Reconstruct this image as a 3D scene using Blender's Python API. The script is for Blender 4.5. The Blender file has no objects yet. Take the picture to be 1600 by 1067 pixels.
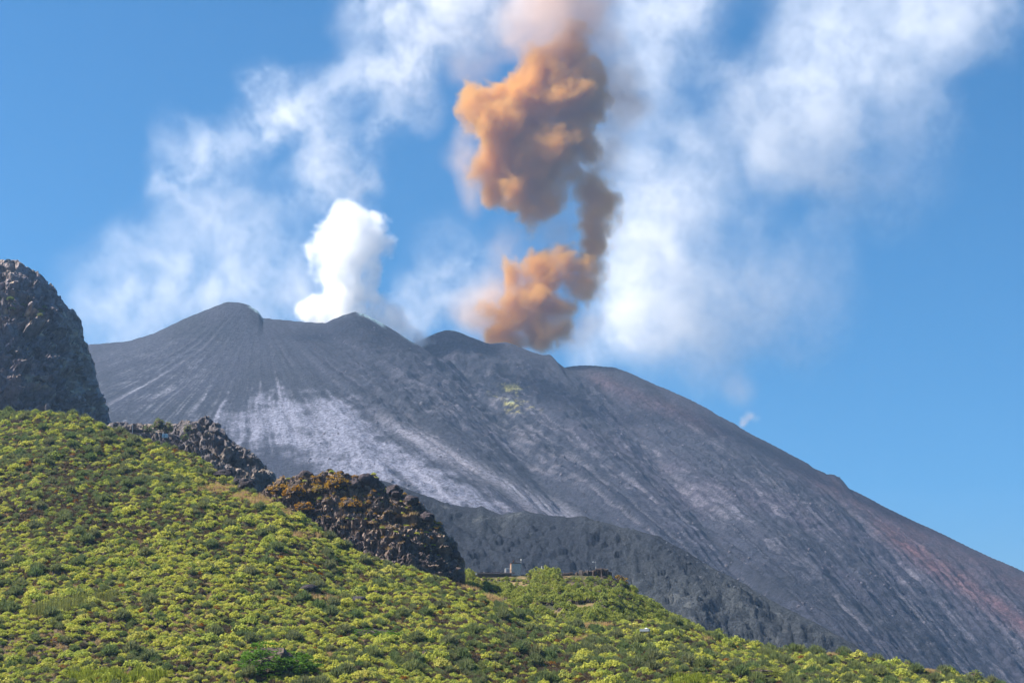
import bpy, math, random
import numpy as np
from mathutils import Vector, Matrix

S = bpy.context.scene
COL = S.collection
rng = np.random.default_rng(7)
random.seed(7)

# ------------------------------------------------------------------ camera
F = 2600.0                       # focal length in pixels of the 1600 px wide photograph
TH = math.radians(14.6)          # upward pitch
C0 = np.array([0.0, 0.0, 6.0])
cam = bpy.data.cameras.new('camera')
cam_o = bpy.data.objects.new('camera', cam)
COL.objects.link(cam_o)
cam.sensor_width = 36.0
cam.lens = F / 1600.0 * 36.0
cam.clip_start = 1.0
cam.clip_end = 30000.0
cam_o.location = C0
cam_o.rotation_euler = (math.radians(90) + TH, 0, 0)
S.camera = cam_o

# ------------------------------------------------------------------ world, sun, exposure
SUN = Vector((-0.68, -0.05, 0.72)).normalized()
w = bpy.data.worlds.new('World')
S.world = w
w.use_nodes = True
nt = w.node_tree
sky = nt.nodes.new('ShaderNodeTexSky')
sky.sky_type = 'NISHITA'
sky.sun_disc = False
sky.sun_elevation = math.asin(SUN.z)
sky.sun_rotation = math.atan2(SUN.x, SUN.y)
sky.altitude = 0
sky.air_density = 1.0
sky.dust_density = 1.6
sky.ozone_density = 3.0
hs = nt.nodes.new('ShaderNodeHueSaturation')
hs.inputs['Saturation'].default_value = 1.9
hs.inputs['Hue'].default_value = 0.496
nt.links.new(sky.outputs[0], hs.inputs['Color'])
nt.links.new(hs.outputs[0], nt.nodes['Background'].inputs[0])
nt.nodes['Background'].inputs[1].default_value = 0.051

sl = bpy.data.lights.new('sun', 'SUN')
sl.energy = 5.0
sl.angle = math.radians(0.5)
sl.color = (1.0, 0.93, 0.82)
so = bpy.data.objects.new('sun', sl)
COL.objects.link(so)
so.rotation_euler = SUN.to_track_quat('Z', 'Y').to_euler()
so.location = (-800, 600, 1500)

S.view_settings.view_transform = 'Standard'
S.view_settings.look = 'None'
S.view_settings.exposure = 1.35
S.view_settings.gamma = 1.0
S.view_settings.use_curve_mapping = False
cy = S.cycles
cy.use_denoising = True
cy.max_bounces = 8
cy.diffuse_bounces = 2
cy.glossy_bounces = 1
cy.transmission_bounces = 2
cy.volume_bounces = 9
cy.transparent_max_bounces = 64
cy.volume_step_rate = 3.0
cy.volume_max_steps = 256
cy.use_adaptive_sampling = True
cy.adaptive_threshold = 0.025
cy.caustics_reflective = False
cy.caustics_refractive = False
cy.sample_clamp_indirect = 6.0

# ------------------------------------------------------------------ numpy noise
def _hash(ix, iy, iz, seed):
    with np.errstate(over='ignore'):
        h = (ix.astype(np.uint32) * np.uint32(374761393) + iy.astype(np.uint32) * np.uint32(668265263)
             + iz.astype(np.uint32) * np.uint32(2147483647) + np.uint32((seed * 974634541 + 12345) & 0xffffffff))
        h = (h ^ (h >> np.uint32(13))) * np.uint32(1274126177)
        h = (h ^ (h >> np.uint32(16))) * np.uint32(2246822519)
        h = h ^ (h >> np.uint32(15))
    return h.astype(np.float32) / np.float32(4294967296.0)

def vnoise(x, y, z, seed=0):
    """smooth value noise, -1..1"""
    xi = np.floor(x); yi = np.floor(y); zi = np.floor(z)
    fx = x - xi; fy = y - yi; fz = z - zi
    fx = fx * fx * (3 - 2 * fx); fy = fy * fy * (3 - 2 * fy); fz = fz * fz * (3 - 2 * fz)
    xi = xi.astype(np.int64); yi = yi.astype(np.int64); zi = zi.astype(np.int64)
    def h(a, b, c): return _hash(xi + a, yi + b, zi + c, seed)
    a = h(0,0,0) * (1 - fx) + h(1,0,0) * fx
    b = h(0,1,0) * (1 - fx) + h(1,1,0) * fx
    c = h(0,0,1) * (1 - fx) + h(1,0,1) * fx
    d = h(0,1,1) * (1 - fx) + h(1,1,1) * fx
    return ((a * (1 - fy) + b * fy) * (1 - fz) + (c * (1 - fy) + d * fy) * fz) * 2 - 1

def fbm(x, y, z=None, octv=4, seed=0, gain=0.5, ridged=False):
    x = np.asarray(x, float); y = np.asarray(y, float)
    z = np.zeros_like(x) if z is None else np.asarray(z, float)
    t = np.zeros_like(x); a = 1.0; s = 0.0; f = 1.0
    for o in range(octv):
        n = vnoise(x * f + 17.3 * o, y * f + 5.1 * o, z * f - 9.7 * o, seed + o)
        if ridged: n = 1 - 2 * np.abs(n)
        t += n * a; s += a; a *= gain; f *= 2.03
    return t / s

def worley(x, y, z, seed=0):
    """distance to nearest and second nearest feature point, and the random value of the nearest cell"""
    xi = np.floor(x).astype(np.int64); yi = np.floor(y).astype(np.int64); zi = np.floor(z).astype(np.int64)
    f1 = np.full(x.shape, 9.0); f2 = np.full(x.shape, 9.0); cid = np.zeros(x.shape)
    ox, oy, oz = np.zeros(x.shape), np.zeros(x.shape), np.zeros(x.shape)
    for a in (-1, 0, 1):
        for b in (-1, 0, 1):
            for c in (-1, 0, 1):
                px = xi + a; py = yi + b; pz = zi + c
                dx = px + _hash(px, py, pz, seed) - x
                dy = py + _hash(px, py, pz, seed + 1) - y
                dz = pz + _hash(px, py, pz, seed + 2) - z
                d = np.sqrt(dx * dx + dy * dy + dz * dz)
                near = d < f1
                f2 = np.where(near, f1, np.minimum(f2, d))
                cid = np.where(near, _hash(px, py, pz, seed + 3), cid)
                f1 = np.where(near, d, f1)
                ox = np.where(near, dx, ox); oy = np.where(near, dy, oy); oz = np.where(near, dz, oz)
    # every cell is also a plane of its own tilt: broken facets instead of round lumps
    worley.tilt = ox * np.sin(cid * 91.7) + oy * np.sin(cid * 57.3 + 1) + oz * np.sin(cid * 133.1 + 2)
    return f1, f2, cid

def sstep(a, b, x):
    t = np.clip((x - a) / (b - a), 0, 1)
    return t * t * (3 - 2 * t)

# ------------------------------------------------------------------ photograph geometry
cT, sT = math.cos(TH), math.sin(TH)
def me(px, py):
    """pixel -> (x / Y, rise / Y) of its direction"""
    px = np.asarray(px, float); py = np.asarray(py, float)
    v = (533.5 - py) / F
    dy = cT - v * sT
    return (px - 800) / F / dy, (sT + v * cT) / dy

def at(px, py, Y):
    m, e = me(px, py)
    return np.array([m * Y, Y, C0[2] + e * Y], float)

def proj(x, y, z):
    zc = z - C0[2]
    d = y * cT + zc * sT
    u = -y * sT + zc * cT
    return 800 + F * x / d, 533.5 - F * u / d

def line(pts):
    a = np.array(pts, float)
    m, e = me(a[:, 0], a[:, 1])
    return lambda q: np.interp(q, m, e)

def blur_line(R, m0, m1, sig):
    q = np.linspace(m0, m1, 900); v = R(q); d = q[1] - q[0]
    n = int(3 * sig / d) + 1; k = np.exp(-.5 * (np.arange(-n, n + 1) * d / sig) ** 2); k /= k.sum()
    vv = np.convolve(np.pad(v, n, mode='edge'), k, 'valid')
    return lambda a: np.interp(a, q, vv)

def Mx(px): return float(me(px, 750)[0])
def depth(pts):
    a = np.array(pts, float)
    return lambda q: np.interp(q, [Mx(p) for p in a[:, 0]], a[:, 1])

# ------------------------------------------------------------------ mesh and material helpers
def tag(o, label=None, cat=None, group=None, kind=None):
    if label: o['label'] = label
    if cat: o['category'] = cat
    if group: o['group'] = group
    if kind: o['kind'] = kind
    return o

def link_mesh(name, me_, parent=None):
    o = bpy.data.objects.new(name, me_)
    COL.objects.link(o)
    if parent: o.parent = parent
    return o

def pymesh(name, verts, faces, mats=(), midx=None, smooth=False):
    m = bpy.data.meshes.new(name)
    m.from_pydata([tuple(map(float, v)) for v in verts], [], [tuple(map(int, f)) for f in faces])
    for k in mats: m.materials.append(k)
    if midx is not None: m.polygons.foreach_set('material_index', np.asarray(midx, np.int32))
    if smooth: m.polygons.foreach_set('use_smooth', np.ones(len(m.polygons), bool))
    m.update()
    return m

def grid_mesh(name, V, col, mat, smooth=True):
    r, c = V.shape[:2]
    m = bpy.data.meshes.new(name)
    i = np.arange(r * c).reshape(r, c)
    q = np.stack([i[:-1, :-1], i[:-1, 1:], i[1:, 1:], i[1:, :-1]], -1).reshape(-1, 4)
    m.vertices.add(r * c)
    m.vertices.foreach_set('co', V.reshape(-1).astype(np.float32))
    m.loops.add(q.size)
    m.loops.foreach_set('vertex_index', q.reshape(-1).astype(np.int32))
    m.polygons.add(len(q))
    m.polygons.foreach_set('loop_start', (np.arange(len(q)) * 4).astype(np.int32))
    m.polygons.foreach_set('use_smooth', np.full(len(q), smooth))
    at_ = m.color_attributes.new('tint', 'FLOAT_COLOR', 'POINT')
    rgba = np.ones((r * c, 4), np.float32); rgba[:, :3] = col.reshape(-1, 3)
    at_.data.foreach_set('color', rgba.reshape(-1))
    m.materials.append(mat)
    m.update(calc_edges=True)
    m.validate()
    return link_mesh(name, m)

def gnormals(V):
    du = np.gradient(V, axis=1); dv = np.gradient(V, axis=0)
    n = np.cross(du, dv)
    n /= np.linalg.norm(n, axis=-1, keepdims=True) + 1e-9
    return n

def mix(a, b, t):
    return a + (np.asarray(b, float) - a) * np.clip(t, 0, 1)[..., None]

def material(name):
    m = bpy.data.materials.new(name); m.use_nodes = True
    n = m.node_tree.nodes; n.clear()
    out = n.new('ShaderNodeOutputMaterial')
    return m, m.node_tree, n, m.node_tree.links, out

def terrain_mat(name, nscale, bump, dark=0.6, light=1.5, rough=0.95, dist=1.0):
    """vertex tint broken up by fine noise, with fine relief"""
    m, t, n, l, out = material(name)
    bs = n.new('ShaderNodeBsdfPrincipled'); l.new(bs.outputs[0], out.inputs[0])
    bs.inputs['Roughness'].default_value = rough
    bs.inputs['Specular IOR Level'].default_value = 0.15
    a = n.new('ShaderNodeVertexColor'); a.layer_name = 'tint'
    g = n.new('ShaderNodeNewGeometry')
    n1 = n.new('ShaderNodeTexNoise'); n1.inputs['Scale'].default_value = nscale; n1.inputs['Detail'].default_value = 6
    n1.inputs['Roughness'].default_value = 0.65
    l.new(g.outputs['Position'], n1.inputs['Vector'])
    mr = n.new('ShaderNodeMapRange'); mr.inputs['From Min'].default_value = .3; mr.inputs['From Max'].default_value = .7
    mr.inputs['To Min'].default_value = dark; mr.inputs['To Max'].default_value = light
    l.new(n1.outputs['Fac'], mr.inputs['Value'])
    mu = n.new('ShaderNodeVectorMath'); mu.operation = 'SCALE'
    l.new(a.outputs['Color'], mu.inputs[0]); l.new(mr.outputs[0], mu.inputs['Scale'])
    l.new(mu.outputs[0], bs.inputs['Base Color'])
    n2 = n.new('ShaderNodeTexNoise'); n2.inputs['Scale'].default_value = nscale * 1.7; n2.inputs['Detail'].default_value = 5
    n2.inputs['Roughness'].default_value = 0.7
    l.new(g.outputs['Position'], n2.inputs['Vector'])
    bp = n.new('ShaderNodeBump'); bp.inputs['Strength'].default_value = bump; bp.inputs['Distance'].default_value = dist
    l.new(n2.outputs['Fac'], bp.inputs['Height']); l.new(bp.outputs[0], bs.inputs['Normal'])
    return m

def plain_mat(name, c, rough=0.8, vary=0.25, nscale=3.0, bump=0.0, spec=0.3):
    m, t, n, l, out = material(name)
    bs = n.new('ShaderNodeBsdfPrincipled'); l.new(bs.outputs[0], out.inputs[0])
    bs.inputs['Roughness'].default_value = rough
    bs.inputs['Specular IOR Level'].default_value = spec
    g = n.new('ShaderNodeTexCoord')
    n1 = n.new('ShaderNodeTexNoise'); n1.inputs['Scale'].default_value = nscale; n1.inputs['Detail'].default_value = 5
    l.new(g.outputs['Object'], n1.inputs['Vector'])
    mx = n.new('ShaderNodeMix'); mx.data_type = 'RGBA'
    mx.inputs['A'].default_value = (*[k * (1 - vary) for k in c], 1)
    mx.inputs['B'].default_value = (*[min(1, k * (1 + vary)) for k in c], 1)
    l.new(n1.outputs['Fac'], mx.inputs['Factor'])
    l.new(mx.outputs['Result'], bs.inputs['Base Color'])
    if bump:
        bp = n.new('ShaderNodeBump'); bp.inputs['Strength'].default_value = bump
        l.new(n1.outputs['Fac'], bp.inputs['Height']); l.new(bp.outputs[0], bs.inputs['Normal'])
    return m

def leaf_mat(name, cols, transl=0.35):
    """foliage: colour drifts from plant to plant and leaf to leaf, some light passes through"""
    m, t, n, l, out = material(name)
    oi = n.new('ShaderNodeObjectInfo')
    rp = n.new('ShaderNodeValToRGB')
    e = rp.color_ramp.elements
    while len(e) < len(cols): e.new(0.5)
    for i, c in enumerate(cols):
        e[i].position = i / max(1, len(cols) - 1); e[i].color = (*c, 1)
    l.new(oi.outputs['Random'], rp.inputs['Fac'])
    g = n.new('ShaderNodeNewGeometry')
    nz = n.new('ShaderNodeTexNoise'); nz.inputs['Scale'].default_value = 2.2; nz.inputs['Detail'].default_value = 3
    l.new(g.outputs['Position'], nz.inputs['Vector'])
    ad = n.new('ShaderNodeMath'); ad.operation = 'MULTIPLY_ADD'
    l.new(g.outputs['Random Per Island'], ad.inputs[0]); ad.inputs[1].default_value = 0.5
    l.new(nz.outputs['Fac'], ad.inputs[2])
    mr = n.new('ShaderNodeMapRange'); mr.inputs['From Min'].default_value = .35; mr.inputs['From Max'].default_value = 1.15
    mr.inputs['To Min'].default_value = .6; mr.inputs['To Max'].default_value = 1.45
    l.new(ad.outputs[0], mr.inputs['Value'])
    mu = n.new('ShaderNodeVectorMath'); mu.operation = 'SCALE'
    l.new(rp.outputs[0], mu.inputs[0]); l.new(mr.outputs[0], mu.inputs['Scale'])
    d = n.new('ShaderNodeBsdfDiffuse'); tr = n.new('ShaderNodeBsdfTranslucent')
    l.new(mu.outputs[0], d.inputs['Color']); l.new(mu.outputs[0], tr.inputs['Color'])
    ms = n.new('ShaderNodeMixShader'); ms.inputs[0].default_value = transl
    l.new(d.outputs[0], ms.inputs[1]); l.new(tr.outputs[0], ms.inputs[2])
    l.new(ms.outputs[0], out.inputs[0])
    return m

# ================================================================== THE SETTING
# ------------------------------------------------------------------ sea (lies below the frame)
def sea():
    m, t, n, l, out = material('sea_water')
    bs = n.new('ShaderNodeBsdfPrincipled'); l.new(bs.outputs[0], out.inputs[0])
    bs.inputs['Base Color'].default_value = (0.01, 0.035, 0.06, 1); bs.inputs['Roughness'].default_value = 0.12
    nz = n.new('ShaderNodeTexNoise'); nz.inputs['Scale'].default_value = 0.4; nz.inputs['Detail'].default_value = 6
    g = n.new('ShaderNodeNewGeometry'); l.new(g.outputs['Position'], nz.inputs['Vector'])
    bp = n.new('ShaderNodeBump'); bp.inputs['Strength'].default_value = .5
    l.new(nz.outputs['Fac'], bp.inputs['Height']); l.new(bp.outputs[0], bs.inputs['Normal'])
    x0, x1, y0, y1 = -5900, 5900, -900, 9300
    o = link_mesh('sea', pymesh('sea', [(x0,y0,0),(x1,y0,0),(x1,y1,0),(x0,y1,0)], [(0,1,2,3)], [m]))
    tag(o, kind='structure')
sea()

# ------------------------------------------------------------------ volcano
RA = line([(-250,560),(60,548),(145,537.5),(200,533),(240,521),(290,497),(330,481),(350,473),(358,471.5),(378,473),(392,478),(404,487),(411,497),
           (455,501),(490,504),(508,505),(520,499),(535,493),(548,488.5),(556,487.5),(570,491),(585,499),(600,508),(625,522),(650,537),(690,562),
           (760,612),(900,725),(1100,880),(1500,1180),(1900,1400)])
RB = line([(300,760),(500,625),(600,560),(640,541),(652,533),(665,528),(680,521),(695,516),(708,516.5),(722,521),(740,529),(758,536),(766,538),(788,535),
           (796,536),(830,549),(846,554),(858,553),(862,556),(866,563),(885,576),(930,606),(1000,655),(1200,800),(1900,1300)])
RC = line([(500,840),(800,625),(860,584),(885,574.5),(905,572),(930,571.5),(960,574),(980,581),(1000,590),(1040,607),(1080,625),(1100,634),(1120,646),
           (1150,661),(1160,668),(1200,690),(1230,707),(1245,715),(1262,724),(1270,731),(1285,737),(1292,741),(1302,741),(1312,746),(1318,752),(1324,761),
           (1400,800),(1500,848),(1600,893),(1750,960),(1950,1050)])
YA = depth([(-250,2520),(145,2480),(560,2410),(900,2400),(1900,2200)])
YB = depth([(300,2500),(900,2510),(1900,2400)])
YC = depth([(500,2570),(900,2560),(1300,2420),(1600,2290),(1950,2150)])
RA2, RB2, RC2 = (blur_line(R, Mx(-250), Mx(1900), .045) for R in (RA, RB, RC))
AX, AY = at(405, 470, 2470)[:2]

def volcano_z(m, Y):
    z = np.full(m.shape, -60.0)
    for R, R2, D, s, sb in ((RA, RA2, YA, .66, .55), (RB, RB2, YB, .64, .6), (RC, RC2, YC, .62, .6)):
        yr = D(m)
        d = yr - Y
        # the lips and notches of the rim die out down the slope
        q = m - np.interp(m, [Mx(150), Mx(400), Mx(690), Mx(1000), Mx(1600)], [-.2, 0, .146, .15, .12]) * np.clip(d, 0, 900) / 1000
        zr = C0[2] + (R(q) + (R2(q) - R(q)) * sstep(4, 130, d)) * yr
        zi = np.where(d > 0, zr - s * d + 0.00012 * d * d, zr + sb * d)
        h = np.clip(.5 + (zi - z) / 24, 0, 1)
        z = z + (zi - z) * h + np.where(np.abs(d) < 1e9, 6.0 * h * (1 - h) * sstep(5, 60, d), 0)
    return z

def volcano():
    nc, nr = 720, 500
    m1 = np.linspace(Mx(-90), Mx(1720), nc)
    y1 = np.concatenate([np.linspace(1250, 2580, nr - 40), np.linspace(2590, 3050, 40)])
    m, Y = np.meshgrid(m1, y1)
    z = volcano_z(m, Y)
    x = m * Y
    # distance below the skyline of each column fades the relief in
    e = (z - C0[2]) / Y
    rid = np.maximum(np.maximum(RA(m), RB(m)), RC(m))
    below = np.clip((rid - e) * F, 0, 400)
    fade = 0.12 + 0.88 * sstep(2, 45, below)
    phi = np.arctan2(x - AX, AY - Y); r = np.hypot(x - AX, AY - Y)
    phi = phi + .018 * fbm(x / 150, Y / 150, z / 150, 3, 5) + .006 * fbm(x / 40, Y / 40, z / 40, 2, 6)
    dC = YC(m) - Y
    qC = m - .29 * dC / 1000 + .006 * fbm(x / 150, Y / 150, z / 150, 3, 5)
    wr = sstep(600, 900, proj(x, Y, z)[0])
    def streak(f, rl, octv, seed, gain, ridged=False):
        # noise drawn out along the fall line: radial on the left cones, diagonal on the right flank
        a = fbm(phi * f, r / rl, None, octv, seed, gain, ridged)
        b = fbm(qC * f * 2.4, dC / rl, None, octv, seed + 500, gain, ridged)
        return a + (b - a) * wr
    rib = streak(9, 500, 4, 11, .55, True)
    rib2 = streak(34, 260, 4, 21, .6)
    crag = fbm(x / 60, Y / 60, z / 60, 5, 31, .55, True)
    fine = fbm(x / 14, Y / 14, z / 14, 4, 41, .6)
    gul = sstep(.80, .98, 1 - np.abs(streak(30, 650, 3, 25, .5)))
    rough = fbm(x / 7, Y / 7, z / 7, 3, 45, .7)
    px, py = proj(x, Y, z)
    rsh = sstep(820, 1050, px)
    smooth_left = sstep(600, 330, px + 0.15 * (py - 560))       # the left cone is smooth ash
    rocky = sstep(470, 640, px + 0.1 * (py - 560)) * (1 - 0.75 * np.exp(-(((px - 700) - (py - 720) * 1.5) / 170) ** 2) * sstep(640, 700, py))
    z = z + fade * ((9 + 3 * sstep(800, 1100, px)) * rib * (1 - .75 * smooth_left) + 2.2 * rib2 * (1 - .7 * smooth_left) + rocky * ((10 - 4 * rsh) * (crag - .2) + (5.0 - 2.5 * rsh) * fine) + 1.2 * fine + (2.2 - .8 * rsh) * rough * (.35 + .9 * rocky) - 2.5 * gul * sstep(560, 760, px))
    # the right shoulder: cliff band below the dark rim
    band = np.exp(-((py - (585 + (px - 930) * .40)) / 16) ** 2) * sstep(930, 1010, px) * sstep(1230, 1130, px)
    z = z - 7 * band * (0.6 + 0.6 * fbm(x / 25, Y / 25, z / 25, 3, 51))
    V = np.stack([x, Y, z], -1)
    px, py = proj(x, Y, z)
    # ---- surface colours; some blue of the distant haze is painted into the rock
    col = np.zeros(V.shape) + np.array([.028, .031, .047])
    big = fbm(x / 160, Y / 160, z / 160, 4, 61)
    col = mix(col, [.052, .047, .068], sstep(-.1, .5, big) * sstep(620, 800, px) * .8)
    col = mix(col, [.019, .022, .032], sstep(.05, .5, -big) * .8)
    st = streak(52, 330, 5, 71, .62)
    st2 = streak(150, 170, 4, 81, .6)
    thin = sstep(.90, .99, 1 - np.abs(streak(38, 800, 4, 85, .55)))
    spot = fbm(x / 22, Y / 22, z / 22, 5, 91, .62)
    col = mix(col, [.016, .018, .026], sstep(.1, .55, -st + .4 * spot) * .75 * (1 - .5 * smooth_left))
    # pale ash and scree fan
    ax_ = (px - 470) * .80 + (py - 640) * .60; ay_ = -(px - 470) * .60 + (py - 640) * .80
    fan = sstep(-60, 60, ax_) * sstep(520, 380, ax_) * sstep(95, 30, np.abs(ay_ - 8 + ax_ * .05))
    fan2 = np.exp(-(((px - 430) / 130) ** 2 + ((py - 660) / 60) ** 2))
    pale = np.maximum(fan * .9, fan2 * .95)
    pale = sstep(.38, .98, pale + .58 * st + .45 * spot + .28 * st2)
    col = mix(col, [.165, .172, .225], pale * .95)
    # smooth light chute at the fan's right edge
    ch = np.exp(-((py - (635 + (px - 560) * .53 + 12 * st)) / 13) ** 2) * sstep(545, 640, px) * sstep(930, 880, px)
    col = mix(col, [.18, .178, .215], ch * .75)
    # thin pale runnels everywhere, more to the right
    run = sstep(.26, .62, st + .35 * st2 + .25 * spot) * (0.26 + .14 * sstep(850, 1100, px)) * sstep(15, 60, below)
    col = mix(col, [.16, .155, .19], run)
    col = mix(col, [.21, .20, .235], thin * sstep(.0, .4, spot + .3) * sstep(560, 700, px) * sstep(20, 70, below) * .35)
    lrun = sstep(.15, .55, st2 + .5 * spot + .3 * st) * np.exp(-(((px - 250) / 110) ** 2 + ((py - 600) / 55) ** 2))
    col = mix(col, [.21, .22, .26], lrun * .55)
    # rusty oxide
    ox = np.exp(-((py - (592 + (px - 930) * .42)) / 13) ** 2) * sstep(890, 950, px) * sstep(1180, 1050, px) * .35
    ox += np.exp(-((py - (842 + (px - 1400) * .66 + 10 * big)) / 16) ** 2) * sstep(1330, 1430, px)
    ox += .4 * np.exp(-((py - (735 + (px - 1250) * .52)) / 22) ** 2) * sstep(1180, 1300, px)
    col = mix(col, [.125, .064, .070], ox * (.6 + .6 * spot))
    # sulphur crust
    su = np.exp(-(((px - 795 - (py - 628) * 1.1) / 48) ** 2 + ((py - 630) / 24) ** 2)) + np.exp(-(((px - 797) / 24) ** 2 + ((py - 604) / 8) ** 2))
    sn = sstep(.62, 1.15, su * .75 + .75 * fbm(x / 7, Y / 7, z / 7, 3, 101))
    col = mix(col, [.34, .31, .10], sn * .85)
    col = mix(col, [.25, .38, .36], sstep(.2, .6, fbm(x / 18, Y / 18, z / 18, 3, 111)) * sn * .8)
    # pale blue crust on the crater lips
    for (a, b, lim) in ((372, 410, 7), (540, 600, 8), (615, 690, 5), (695, 725, 5)):
        k = sstep(a - 6, a + 6, px) * sstep(b + 6, b - 6, px) * sstep(lim, lim * .35, below + 4 * spot)
        col = mix(col, [.36, .52, .58], k * .8 * sstep(-.15, .35, spot))
    o = grid_mesh('volcano', V, np.clip(col, 0, 1), terrain_mat('volcanic_slope', .22, 1.0, .35, 1.9, dist=4.0))
    tag(o, kind='structure')
    return V
VOLC = volcano()

# ------------------------------------------------------------------ lava ridge in front of the slope
RL = line([(450,745),(600,750),(640,763),(690,782),(720,790),(745,793),(752,790),(762,795),(785,803),(800,798),(820,797),(850,804),(890,810),(915,809),(920,812),
           (980,826),(1030,840),(1070,862),(1110,886),(1150,907),(1200,936),(1260,966),(1330,1006),(1400,1048),(1460,1095),(1600,1190),(1900,1400)])
YL = depth([(450,1240),(900,1150),(1300,1020),(1900,900)])
def lava():
    nc, nr = 460, 190
    m1 = np.linspace(Mx(520), Mx(1640), nc)
    t1 = np.concatenate([np.linspace(-420, 0, nr - 26), np.linspace(4, 220, 26)])
    m, t = np.meshgrid(m1, t1)
    yr = YL(m); Y = yr + t; x = m * Y
    R2 = blur_line(RL, m1[0], m1[-1], .02)
    zr = C0[2] + (RL(m) + (R2(m) - RL(m)) * sstep(3, 70, -t)) * yr
    z = np.where(t < 0, zr + .50 * t, zr - .75 * t)
    fade = .25 + .75 * sstep(0, 30, -t)
    lob = fbm(x / 70, Y / 70, None, 4, 131, .55, True)
    z += fade * (8 * (lob - .25) + 4.5 * fbm(x / 16, Y / 16, None, 5, 141, .62))
    V = np.stack([x, Y, z], -1)
    f1, f2, cid = worley(x / 7, Y / 7, z / 7, 151)
    V[..., 2] += ((cid - .5) * 2.2 + worley.tilt * 2.4) * fade
    sp = fbm(x / 12, Y / 12, None, 4, 161, .6)
    big = fbm(x / 90, Y / 90, None, 3, 171)
    col = np.zeros(V.shape) + np.array([.016, .020, .029])
    col = mix(col, [.033, .038, .044], sstep(-.2, .5, big))
    col = mix(col, [.12, .125, .125], sstep(.35, .75, sp + .3 * big) * .5)
    o = grid_mesh('lava_ridge', V, col, terrain_mat('old_lava', .5, 1.0, .35, 2.0, dist=2.0))
    tag(o, kind='structure')
    return V
LAVA = lava()

# ------------------------------------------------------------------ generic rock mass with cliffs
def rock_mass(name, R, D, px0, px1, front, back, slope, nc, nr, wsc, wamp, colA, colB, colC, seed, kind='structure', backslope=1.2, curve=0.0, matname=None, strata=0.0, fadeto=.35):
    m1 = np.linspace(Mx(px0), Mx(px1), nc)
    t1 = np.concatenate([np.linspace(-front, 0, nr - nr // 6), np.linspace(back / 40, back, nr // 6)])
    m, t = np.meshgrid(m1, t1)
    yr = D(m); Y = yr + t; x = m * Y
    R2 = blur_line(R, m1[0], m1[-1], (m1[-1] - m1[0]) * .045)
    zr = C0[2] + (R(m) + (R2(m) - R(m)) * sstep(0, front * .35, -t)) * yr
    z = np.where(t < 0, zr + slope * t * (1 + curve * np.clip(-t / front, 0, 1)), zr - backslope * t)
    V = np.stack([x, Y, z], -1)
    N = gnormals(V)
    N *= np.sign(N[..., 2:3] + 1e-9)
    fade = (fadeto + (1 - fadeto) * sstep(0, front * .15, -t))[..., None]
    P = V + 0.0
    led = fbm(x / (wsc * 6), Y / (wsc * 6), z / (wsc * 3), 4, seed, .55, True)
    V = V + N * fade * (led[..., None] * wsc * .9)
    for k, (sc, am) in enumerate(((wsc * 2.2, wamp), (wsc, wamp * .55), (wsc * .45, wamp * .25))):
        wx = fbm(P[..., 0] / sc, P[..., 1] / sc, P[..., 2] / sc, 2, seed + 40 + k) * .7
        f1, f2, cid = worley(P[..., 0] / sc + wx, P[..., 1] / sc + wx, P[..., 2] / sc * 1.3 - wx, seed + 7 * k)
        V = V + N * fade * ((cid - .5) * am * .9 + worley.tilt * am * 1.1 - sstep(.09, .0, f2 - f1) * am * .35)[..., None]
    if strata:
        q = P[..., 2] / (wsc * 1.5) + 1.1 * fbm(P[..., 0] / (wsc * 5), P[..., 1] / (wsc * 5), P[..., 2] / (wsc * 5), 3, seed + 80)
        st_ = q - np.floor(q)
        V[..., 1] -= fade[..., 0] * strata * 1.1 * (st_ ** 2 - .4) * (1 + .8 * fbm(P[..., 0] / (wsc * 2), P[..., 1] / (wsc * 2), q * .3, 3, seed + 81))
        cl = np.abs(fbm(P[..., 0] / (wsc * 2.2), P[..., 1] / (wsc * 2.2), P[..., 2] / (wsc * 9), 3, seed + 82))
        V[..., 1] += fade[..., 0] * strata * 1.6 * sstep(.16, .0, cl)
        V[..., 1] -= strata * fbm(x / 60, z / 5, None, 3, seed + 90) * fade[..., 0]
    x, Y, z = V[..., 0], V[..., 1], V[..., 2]
    a = fbm(x / (wsc * 4), Y / (wsc * 4), z / (wsc * 4), 4, seed + 60)
    b = fbm(x / wsc, Y / wsc, z / wsc, 4, seed + 70)
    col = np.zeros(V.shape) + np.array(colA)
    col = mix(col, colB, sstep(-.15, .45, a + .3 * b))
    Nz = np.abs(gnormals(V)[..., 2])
    col = mix(col, colC, sstep(.2, .6, b + .35 * a + (Nz - .6) * .9) * .85)  # tan stone, stronger on upward faces: sunlight on the ledges put into the colour
    o = grid_mesh(name, V, col, terrain_mat(matname or name + '_stone', 1.2 / wsc, 1.0, .4, 1.9, dist=wsc * .3), smooth=False)
    tag(o, kind=kind)
    return o, V, m1, t1

# left cliff
RE = line([(-300,470),(-120,415),(-40,408),(0,407),(12,405),(24,406),(36,414),(52,424),(64,433),(78,447),(92,463),(100,474),(112,482),(116,491),(122,500),
           (125,512),(128,526),(135,537),(140,553),(145,574),(151,592),(160,618),(168,640),(175,662),(184,690),(199,740)])
YE = depth([(-300,860),(205,930)])
CLIFF = rock_mass('cliff', RE, YE, -140, 204, 190, 90, 1.45, 340, 320, 6.0, 6.0, [.16,.137,.150], [.27,.218,.20], [.48,.37,.25], 201, curve=-.25, strata=4.5, fadeto=.25)[1]

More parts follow.
